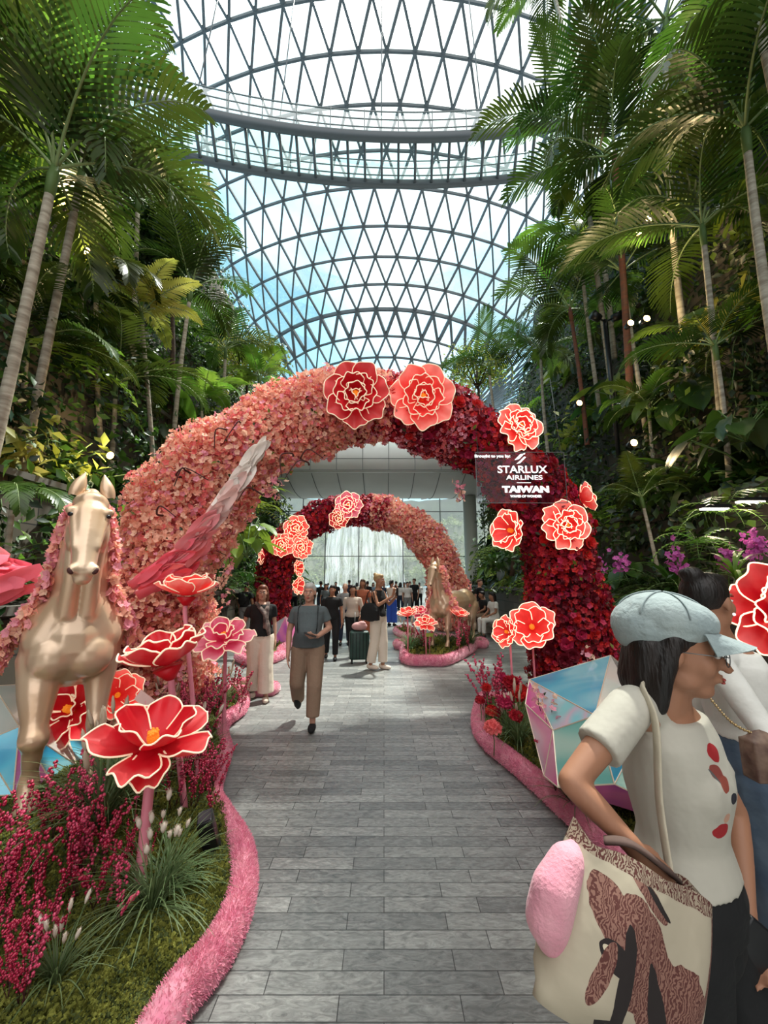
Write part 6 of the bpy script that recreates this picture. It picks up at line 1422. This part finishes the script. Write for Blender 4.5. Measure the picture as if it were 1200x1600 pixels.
b.tube([T((-.01, -.107, .01)), T((.01, -.107, .01))], .002, 5); b.build('glasses', M['black'], wom)
# dark clad man behind with backpack, seen from the back at far left
g, h = stand(380, 1000, 910)
human('person in dark clothes with a backpack seen from behind, left of the scarf woman', g, R(165), h, 'tan', ('short', 'black'), 'black', 'short', 'grey', vox=.02, pose=dict(el=(-.24, 0, 1.12), er=(.24, 0, 1.12)))
b = MB(); b.ell((0, .17, 1.2), (.14, .09, .20)); ob = blob(b, 'backpack', CL['black'], None, .02, 2); ob.matrix_world = Matrix.LocRotScale(g, Euler((0, 0, R(165))), (h/1.7,)*3); tag(ob, 'black backpack on the back of the person left of the scarf woman', 'backpack')
# couple with the suitcase
g, h = stand(517, 1030, 914)
human('man in black polo shirt and black trousers walking just right of the elderly man', g, R(5), h, 'tan', ('short', 'black'), 'black', 'short', 'black', (.10, .075, .065), False, dict(kl=(-.11, .04, .49), al=(-.12, .12, .10), kr=(.10, -.12, .50), ar=(.10, -.15, .085), hy=-.2), vox=.012, face=True, hem=-.02, bw=1.08, shoe='black')
g2, h2 = stand(550, 1026, 914)
human('young woman with long black hair, beige long-sleeved top and black trousers pulling a suitcase', g2, R(3), h2, 'tan', ('long', 'black'), 'beige', 'long', 'black', (.092, .064, .050), True, dict(er=(.24, .02, 1.12), wr=(.20, -.14, .98), wl=(-.22, -.04, .88), kl=(-.05, -.10, .5), al=(-.02, -.14, .085), kr=(.08, .03, .49), ar=(.08, .12, .12)), vox=.012, face=True, hem=0, shoe='white')
g3, h3 = stand(566, 1002, 905)
human('woman with long wavy dark hair in a rust red dress behind the suitcase', g3, R(-8), h3, 'tan', ('long', 'brown'), 'rust', 'short', 'rust', (.12, .12, .14), True, vox=.016, hem=0, hemleg=.25)
g4, h4 = stand(538, 1008, 911)
human('bald man partly hidden behind the man in the black polo shirt', g4, R(0), h4, 'light', ('bald', 'grey'), 'grey', 'short', 'navy', vox=.02)
# suitcase
g = G(561, 1036); t = thing('suitcase', 'dark green wheeled hard-shell suitcase with raised handle beside the young woman', 'suitcase', g, R(8))
b = MB(); b.box((0, 0, .36), (.40, .25, .56)); bmesh_from(b, 'shell', cloth('green', (.012, .04, .032), .35), t, bev=.04)
b = MB()
for i in range(5): b.box((-.14+.07*i, -.128, .36), (.012, .008, .5))
b.build('ribs', CL['black'], t, smooth=False)
b = MB(); b.tube([(-.09, .08, .62), (-.09, .08, 1.02), (.09, .08, 1.02), (.09, .08, .62)], .011, 6); b.build('handle', M['rail'], t)
for (x, y) in ((-.15, -.09), (.15, -.09), (-.15, .09), (.15, .09)): b = MB(); b.tube([(x-.012, y, .035), (x+.012, y, .035)], .035, 12); b.box((x, y, .07), (.03, .03, .04)); b.build('wheel', M['black'], t)
b = MB(); b.ell((0, 0, .0), (.17, .10, .09)); b.ell((.05, -.02, .06), (.09, .06, .05)); ob = blob(b, 'travel_bag', CL['pinkish'], None, .012, 2, loc=(g.x, g.y, .73)); tag(ob, 'small pinkish bag resting on top of the green suitcase', 'bag')
# blonde woman with tote on her shoulder, looking at her phone
g, h = stand(591, 1046, 897)
wb, T, Rm = human('blonde woman with hair bun, black sleeveless top and white trousers, holding up a phone', g, R(62), h, 'tan', ('bun', 'blond'), 'black', 'none', 'cream', (.105, .085, .085), True,
    dict(el=(-.21, -.10, 1.14), wl=(-.10, -.34, 1.30), hdl=(.1, -.3, .9), hnl=(-.2, -.9, -.3), er=(.20, -.12, 1.14), wr=(.06, -.33, 1.28), hdr=(-.1, -.3, .9), hnr=(.2, -.9, -.2), kl=(-.07, .04, .49), al=(-.07, .12, .09), kr=(.07, -.06, .49), ar=(.06, -.06, .085)), vox=.010, face=True, shoe='cream', hem=0)
b = MB(); b.box((-.02, -.40, 1.38), (.07, .012, .14)); ob = b.build('smartphone', M['black'], None, smooth=False); ob.matrix_world = Matrix.LocRotScale(g, Euler((0, 0, R(62))), (h/1.7,)*3); tag(ob, 'smartphone held up by the blonde woman', 'phone')
b = MB(); b.ell((0, 0, 0), (.075, .20, .17)); b.box((0, 0, -.05), (.12, .34, .18)); b.tube([(0, -.12, .12), (.02, -.06, .34), (.05, 0, .42), (.02, .06, .34), (0, .12, .12)], .014, 6)
ob = blob(b, 'shoulder_bag', CL['black'], None, .014, 3); ob.matrix_world = Matrix.LocRotScale(g, Euler((0, 0, R(62))), (h/1.7,)*3) @ Matrix.Translation((-.235, .04, 1.02)); tag(ob, 'large black shoulder bag hanging at the side of the blonde woman', 'bag')
# people further back
g, h = stand(612, 978, 906)
human('woman in bright cobalt blue wide trousers and pale top photographing the waterfall', g, R(150), h, 'tan', ('pony', 'black'), 'cream', 'short', 'cobalt', (.11, .11, .12), True, dict(el=(-.2, -.12, 1.2), wl=(-.08, -.3, 1.42), er=(.2, -.12, 1.2), wr=(.08, -.3, 1.42)), vox=.018, hem=.05)
crowd = [(637, 966, 909, 20, 'white', 'grey', 'short', 'woman in white shirt and grey skirt-like shorts left of the far horse'), (648, 962, 904, -30, 'black', 'black', 'short', 'tall man in black beside the head of the far horse'),
 (626, 957, 910, 160, 'white', 'navy', 'bob', 'person in white top just right of the cobalt trousers'), (600, 955, 911, 10, 'navy', 'black', 'short', 'dark clad person between the blonde woman and the cobalt trousers'), (458, 962, 909, 180, 'grey', 'black', 'short', 'man in grey by the crimson leg of the far arch'),
 (500, 965, 908, 170, 'black', 'navy', 'short', 'dark haired person behind the shoulder of the elderly man'), (508, 972, 912, 10, 'slate', 'black', 'long', 'woman with long hair between the elderly man and the man in black polo'), (449, 958, 912, 200, 'olive', 'black', 'pony', 'person in olive top left of the elderly man'),
 (524, 956, 909, 0, 'black', 'black', 'short', 'dark figure above the shoulder of the man in black polo'), (545, 956, 906, 180, 'navy', 'black', 'short', 'tall dark figure right of the bald man'), (574, 958, 908, 180, 'black', 'grey', 'short', 'dark figure just left of the blonde woman'),
 (583, 952, 910, 10, 'sky', 'navy', 'bob', 'person in light blue behind the blonde woman'), (619, 952, 908, 190, 'black', 'black', 'short', 'dark figure right of the cobalt trousers woman'), (632, 951, 910, 0, 'beige', 'black', 'bun', 'person in beige top in the far crowd'),
 (641, 950, 908, 180, 'grey', 'navy', 'short', 'grey shirted figure in the far crowd before the glass'), (656, 950, 910, 190, 'white', 'black', 'pony', 'white shirted figure left of the neck of the far horse'), (672, 950, 911, 170, 'black', 'black', 'short', 'dark figure behind the far horse'),
 (470, 950, 909, 180, 'white', 'black', 'short', 'white shirted figure right beside the crimson arch leg'), (488, 951, 910, 150, 'rust', 'black', 'long', 'person in rust top in the crowd left of centre'), (715, 962, 911, 20, 'navy', 'black', 'short', 'dark figure right of the far arch'),
 (728, 968, 909, -10, 'black', 'grey', 'short', 'person in black standing near the right column'), (512, 948, 911, 180, 'sky', 'black', 'short', 'pale blue shirt in the middle of the far crowd'), (557, 948, 910, 180, 'cream', 'black', 'bob', 'cream topped figure in the middle of the far crowd'), (592, 947, 910, 180, 'black', 'black', 'short', 'small dark figure in front of the waterfall')]
rc = random.Random(4)
for (px, fy, hy_, rz, tp, bt, hs, lab) in crowd:
    g, h = stand(px, fy, hy_); sw = rc.uniform(-.08, .08)
    human(lab, g, R(rz+rc.uniform(-10, 10)), h, rc.choice(['tan', 'light', 'tan']), (hs, rc.choice(['black', 'black', 'brown'])), tp, 'short', bt, fem=hs in ('long', 'bob', 'bun', 'pony'), vox=.026, pose=dict(kl=(-.1, sw, .49), al=(-.1, sw*2, .085), ar=(.1, -sw*2, .085)))
# seated people along the right planter bench
t = thing('bench', 'long stone bench along the right planting below the column', 'bench', (3.35, 14.3, 0)); b = MB(); b.box((0, 0, .40), (.55, 5.6, .10)); b.build('seat', M['ledge'], t, smooth=False)
for y in (-2.4, 0, 2.4): b = MB(); b.box((0, y, .18), (.40, .25, .36)); b.build('leg', M['stone'], t, smooth=False)
sit = dict(pel=(0, .05, .53), nk=(0, .0, 1.03), head=(0, -.03, 1.18), sl=(-.175, 0, .98), sr=(.175, 0, .98), el=(-.22, -.05, .73), er=(.22, -.05, .73), wl=(-.12, -.26, .62), wr=(.12, -.26, .62), hl=(-.09, 0, .52), hr=(.09, 0, .52), kl=(-.12, -.40, .50), kr=(.12, -.40, .50), al=(-.12, -.42, .085), ar=(.12, -.42, .085))
for (y, tp, bt, hs, lab) in ((12.3, 'white', 'white', 'bob', 'seated person in white on the bench, nearest to the crimson arch leg'), (13.6, 'black', 'khaki', 'short', 'seated man in black shirt in the middle of the bench'), (15.2, 'beige', 'black', 'short', 'seated person in beige at the far end of the bench')):
    human(lab, (3.3, y, 0), R(-75), 1.7, 'tan', (hs, 'black'), tp, 'short', bt, vox=.02, pose=sit)
g, h = stand(752, 985, 905)
human('person in black T-shirt standing at the near end of the bench', g, R(40), h, 'light', ('short', 'brown'), 'black', 'short', 'khaki', vox=.018)
for (px, py, mt, lab) in ((742, 985, 'beige', 'small tan bag on the floor beside the bench'), (765, 990, 'white', 'white bag on the floor beside the bench')):
    g = G(px, py); b = MB(); b.ell((0, 0, .16), (.15, .10, .15)); b.box((0, 0, .12), (.26, .16, .22)); ob = blob(b, 'bag', CL[mt], None, .02, 2, loc=g); tag(ob, lab, 'bag')

# ---------------------------------------------------------------- the two women in the right foreground
def masked(name, base, spots, rough=.85, col2=None, bump=.3, noisy=0.0):
    """cloth whose print is a set of ellipsoidal figures in the object's own coordinates: (centre, radii, rot, colour)"""
    m = mat(name, base, rough, col2=col2, nscale=40, bump=.55, bscale=5, bdist=.03); n = m.node_tree; l = n.links.new; b = n.nodes['Principled BSDF']
    cur = b.inputs['Base Color'].links[0].from_socket if b.inputs['Base Color'].links else None
    tc_ = n.nodes.new('ShaderNodeTexCoord'); nzn = n.nodes.new('ShaderNodeTexNoise'); nzn.inputs['Scale'].default_value = 28; l(tc_.outputs['Object'], nzn.inputs['Vector'])
    for (c, r, rot, col) in spots:
        mpn = n.nodes.new('ShaderNodeMapping'); mpn.vector_type = 'TEXTURE'; mpn.inputs['Location'].default_value = c; mpn.inputs['Rotation'].default_value = rot; mpn.inputs['Scale'].default_value = r
        ln = n.nodes.new('ShaderNodeVectorMath'); ln.operation = 'LENGTH'; ad_ = n.nodes.new('ShaderNodeMath'); ad_.operation = 'MULTIPLY_ADD'; ad_.inputs[1].default_value = noisy; lt = n.nodes.new('ShaderNodeMath'); lt.operation = 'LESS_THAN'; lt.inputs[1].default_value = 1+noisy*.5
        mx = n.nodes.new('ShaderNodeMix'); mx.data_type = 'RGBA'; l(tc_.outputs['Object'], mpn.inputs[0]); l(mpn.outputs[0], ln.inputs[0]); l(nzn.outputs['Fac'], ad_.inputs[0]); l(ln.outputs['Value'], ad_.inputs[2]); l(ad_.outputs[0], lt.inputs[0]); l(lt.outputs[0], mx.inputs[0])
        if cur is None: mx.inputs[6].default_value = (*base, 1)
        else: l(cur, mx.inputs[6])
        if len(col) == 2:   # two tone woven figure
            r2 = n.nodes.new('ShaderNodeValToRGB'); r2.color_ramp.elements[0].color = (*col[0], 1); r2.color_ramp.elements[1].color = (*col[1], 1); r2.color_ramp.elements[0].position = .4; r2.color_ramp.elements[1].position = .6
            wv = n.nodes.new('ShaderNodeTexWave'); wv.inputs['Scale'].default_value = 48; wv.inputs['Distortion'].default_value = 22; wv.inputs['Detail'].default_value = 3; l(tc_.outputs['Object'], wv.inputs['Vector']); l(wv.outputs['Fac'], r2.inputs[0]); l(r2.outputs[0], mx.inputs[7])
        else: mx.inputs[7].default_value = (*col, 1)
        cur = mx.outputs[2]
    l(cur, b.inputs['Base Color']); return m
H1_ = 1.60; k1 = H1_/1.7
c1 = P(1050, 1190, 1.16); c1.z = 0; rz1 = R(40)
W1 = Matrix.LocRotScale(c1, Euler((0, 0, rz1)), (k1,)*3); I1 = W1.inverted()
def L1(px, py, d): return tuple(I1 @ P(px, py, d))
RED = (.34, .015, .02)
def q1(px, py): return L1(px, py, 1.07)
def sp1(px, py, rx, rz_, rot, col): c = q1(px, py); return (c, (rx, .09, rz_), (0, rot, R(15)), col)
tee = masked('tee_cotton', (.46, .43, .37), [sp1(1093, 1172, .024, .022, 0, RED), sp1(1082, 1200, .020, .030, -.6, (.24, .05, .04)), sp1(1098, 1217, .024, .022, -.5, (.28, .06, .04)), sp1(1122, 1242, .020, .014, 0, (.02, .02, .03)), sp1(1093, 1288, .026, .020, .3, RED), sp1(1098, 1268, .012, .014, 0, (.50, .28, .2)), sp1(1070, 1205, .004, .03, -.5, (.1, .1, .1))], noisy=.5)
pose1 = dict(nk=(.0, -.01, 1.45), head=L1(1057, 1018, 1.10), sl=L1(985, 1105, 1.06), el=L1(893, 1222, .98), wl=L1(985, 1318, .93), hdl=(.45, -.35, -.7), hnl=(-.5, -.8, .1), curll=.35,
   er=L1(1150, 1270, 1.28), wr=L1(1168, 1425, 1.18), curlr=.5, hy=R(20), hp=R(6), kl=(-.09, .02, .49), kr=(.09, -.12, .50), ar=(.10, -.16, .085), al=(-.10, .12, .10))
w1, T1, Rm1 = human('woman in pale blue-grey cap, glasses and cropped white T-shirt passing in the right foreground', c1, rz1, H1_, 'tan', ('bob', 'black'), tee, 'short', 'black', (.10, .085, .085), True, pose1, vox=.0075, face=True, hem=.20, neckline=.95)
# cap
M['cap'] = mat('cap_denim', (.27, .33, .34), .85, col2=(.36, .42, .42), nscale=10, bump=.5, bscale=60, sheen=.2)
b = MB(); E = lambda p_, r: b.ell(T1(p_), r, M=Rm1); E((0, .035, .090), (.098, .112, .072)); E((0, .075, .062), (.096, .092, .078)); E((0, -.01, .085), (.088, .088, .062)); E((0, .03, .055), (.088, .108, .045)); E((0, .10, .045), (.080, .060, .062))
cap_ = blob(b, 'cap', M['cap'], w1, .006, 4)
b = MB(); rows = []
for j in range(7):
    v = j/6; rows.append([T1((sin(a)*(.078+.004*v), -.035-cos(a)*(.055+.080*v), .066-.022*v-.020*abs(a)**2*v)) for a in np.linspace(-1.25, 1.25, 13)])
solid_grid(b, rows, .005); b.build('cap_brim', M['cap'], w1); b = MB(); b.tube([T1((0, .03+.105*cos(a)*0+0, .14)) for a in (0, .1)], .008, 6); b.build('cap_button', M['cap'], w1)
b = MB()
for q in range(6): a = q*pi/3; b.tube([T1((sin(a)*.098*sin(v), .035-cos(a)*.112*sin(v), .0915+.0722*cos(v))) for v in np.linspace(.05, 1.5, 10)], .0022, 5)
b.build('cap_seams', mat('cap_stitch', (.30, .36, .37), .9), w1)
b = MB()
for q in (-1, 1): b.tube([T1((q*.031+.022*cos(a), -.106, .004+.019*sin(a))) for a in np.linspace(0, 2*pi, 20)], .0014, 5); b.tube([T1((q*.053, -.104, .012)), T1((q*.072, -.06, .012)), T1((q*.080, .01, .010))], .0013, 5)
b.tube([T1((-.009, -.108, .008)), T1((.009, -.108, .008))], .0014, 5); b.build('glasses', M['rail'], w1)
for q in (-1, 1): pass
# tote with woven horse pattern
tl, tr_, bl, br_ = P(905, 1292, .90), P(1092, 1392, .98), P(872, 1535, .84), P(1060, 1690, .92)
BR1, BR2 = (.10, .03, .025), (.26, .13, .10)
o0 = (tl+tr_)/2; ex = (tr_-tl).normalized(); ey = ((tl-bl)+(tr_-br_)).normalized(); ez = ex.cross(ey).normalized(); ey = ez.cross(ex)
BM = Matrix((ex, ez*-1, ey)).transposed().to_4x4(); BM.translation = o0; wB = (tr_-tl).length; hB = (tl-bl).length*1.15
IB = BM.inverted()
def qb(px, py, rx, rz_, rot, col): c = IB @ P(px, py, .88); return ((c.x, 0, c.z), (rx, 1, rz_), (0, R(rot), 0), col)
DK = (.02, .014, .014); BW = (BR1, BR2)
tote_m = masked('woven_tapestry', (.43, .37, .28), [qb(965, 1470, .060, .105, -38, BW), qb(925, 1405, .034, .062, -35, BW), qb(1035, 1590, .060, .10, -20, BW), qb(918, 1500, .016, .10, -6, DK), qb(985, 1560, .018, .09, -30, DK), qb(912, 1452, .030, .020, 20, DK), qb(903, 1442, .010, .006, 20, (.6, .52, .38)),
   qb(888, 1470, .013, .05, 12, BW), qb(1000, 1392, .052, .015, 28, BW), qb(1015, 1402, .040, .006, 30, DK), qb(1092, 1560, .012, .16, 4, BW), ((0, 0, -.010), (.5, 1, .020), (0, 0, 0), (BR1, (.34, .27, .20)))], noisy=.45, bump=.6)
t = thing('tote_bag', 'woven beige tote bag with brown animal pattern carried by the woman in the cap', 'bag', o0); b = MB(); n = 40; rows = []
for j in range(15):
    v = j/14; row = []
    for i in range(n+1):
        a = 2*pi*i/n; ca, sa = cos(a), sin(a); x = wB/2*(abs(ca)**.5*(1 if ca > 0 else -1))*(1+.05*v); y = (.055+.02*sin(pi*v))*(abs(sa)**.8*(1 if sa > 0 else -1))+.008*sin(x*40+v*3)*(1-v*.5); z = -v*hB+.012*sin(a*3)*(1-v)*(1-v)-.02*(1-abs(x/(wB/2)))*(1-v)**2
        if v > .9: y *= .55
        row.append(Vector((x, y, z)))
    rows.append(row)
solid_grid(b, rows, .004); b.face(range(14*(n+1), 14*(n+1)+n)); ob = b.build('bag_body', tote_m, t)
for o_ in (ob,): o_.matrix_parent_inverse = Matrix.Identity(4); o_.rotation_euler = BM.to_euler()
b = MB(); sh = I1 @ P(985, 1085, 1.06); a0 = tl.lerp(tr_, .30); a1 = tl.lerp(tr_, .75); shp = P(1012, 1084, 1.04); b.tube(catmull([a1-o0, P(1030, 1250, .99)-o0, P(1024, 1130, 1.0)-o0, shp-o0+Vector((0, .02, .012)), P(1030, 1090, 1.16)-o0], 6), .0135, 8, flat=.35); b.build('strap', cloth('strap', (.50, .44, .34)), t)
b = MB(); b.tube(catmull([tl.lerp(tr_, .2)-o0, tl.lerp(tr_, .35)-o0+Vector((0, -.03, .03)), tl.lerp(tr_, .6)-o0+Vector((0, -.03, .02)), tl.lerp(tr_, .8)-o0], 6), .013, 8, flat=.5); b.build('rolled_handle', masked('handle_weave', (.10, .06, .05), [((0, 0, 0), (.03, .03, .03), (0, 0, 0), (.5, .44, .36))], noisy=1.0), t)
# pink plush neck pillow hanging off the bag
b = MB(); b.chain([(P(903, 1332, .90), .024), (P(885, 1348, .88), .034), (P(866, 1392, .86), .042), (P(856, 1435, .86), .042), (P(862, 1462, .86), .032)]); cpos = P(865, 1400, .87); b.v = [tuple(Vector(v)-cpos) for v in b.v]
ob = blob(b, 'plush_pillow', mat('plush_pink', (.58, .22, .29), .95, sheen=.2, col2=(.68, .32, .38), nscale=12, bump=.4, bscale=120), None, .007, 5, loc=cpos); tag(ob, 'soft pink plush neck pillow hanging from the woven tote bag', 'pillow')
# phone / wallet in her other hand
b = MB(); pp = P(1170, 1500, 1.12); b.box((0, 0, 0), (.10, .02, .17), M=Matrix.Rotation(.7, 3, 'Y')); ob = bmesh_from(b, 'wallet', M['black'], None, bev=.006, loc=pp); tag(ob, 'black wallet with red edge held low by the woman in the cap', 'wallet')

# second woman, hair bun, white long sleeves and jeans
c2 = P(1150, 1090, 1.75); c2.z = 0; k2 = 1.70/1.7; rz2 = R(78); W2 = Matrix.LocRotScale(c2, Euler((0, 0, rz2)), (k2,)*3); I2 = W2.inverted()
def L2(px, py, d): return tuple(I2 @ P(px, py, d))
w2, T2, Rm2 = human('woman with black hair bun, white long-sleeved crop top and blue jeans', c2, rz2, 1.70, 'tan', ('bun', 'black'), 'white', 'long', 'jeans', (.11, .09, .08), True,
   dict(head=L2(1108, 942, 1.70), nk=(0, .0, 1.43), el=L2(1178, 1120, 1.52), wl=L2(1215, 1180, 1.45), sl=L2(1120, 1035, 1.60), hy=R(32), kr=(.1, -.15, .5), ar=(.1, -.2, .085)), vox=.009, face=True, hem=.30)
b = MB(); b.ell(T2((.075, .0, -.04)), .006, nu=8, nv=6); b.ell(T2((-.085, .0, -.04)), .006, nu=8, nv=6); b.build('earrings', M['signwhite'], w2)
# chained handbag
hb_ = P(1188, 1150, 1.40); t = thing('chain_handbag', 'brown handbag on a gold chain carried by the woman with the hair bun', 'bag', hb_); b = MB(); b.ell((0, 0, -.06), (.06, .045, .08)); b.box((0, 0, -.07), (.10, .06, .12)); blob(b, 'bag_body', cloth('brownbag', (.09, .045, .035), .6, col2=(.22, .14, .10), ns=20), t, .01, 3)
pts = catmull([P(1078, 1048, 1.52)-hb_, P(1105, 1085, 1.47)-hb_, P(1145, 1130, 1.42)-hb_, Vector((0, 0, 0))], 14); b = MB()
for i in range(0, len(pts)-1): a_ = pts[i]; e_ = pts[i+1]; b.tube([a_, a_.lerp(e_, .8)], .005 if i % 2 else .0035, 5)
b.build('chain', mat('chain_gold', (.50, .36, .18), .35, metal=.8), t)
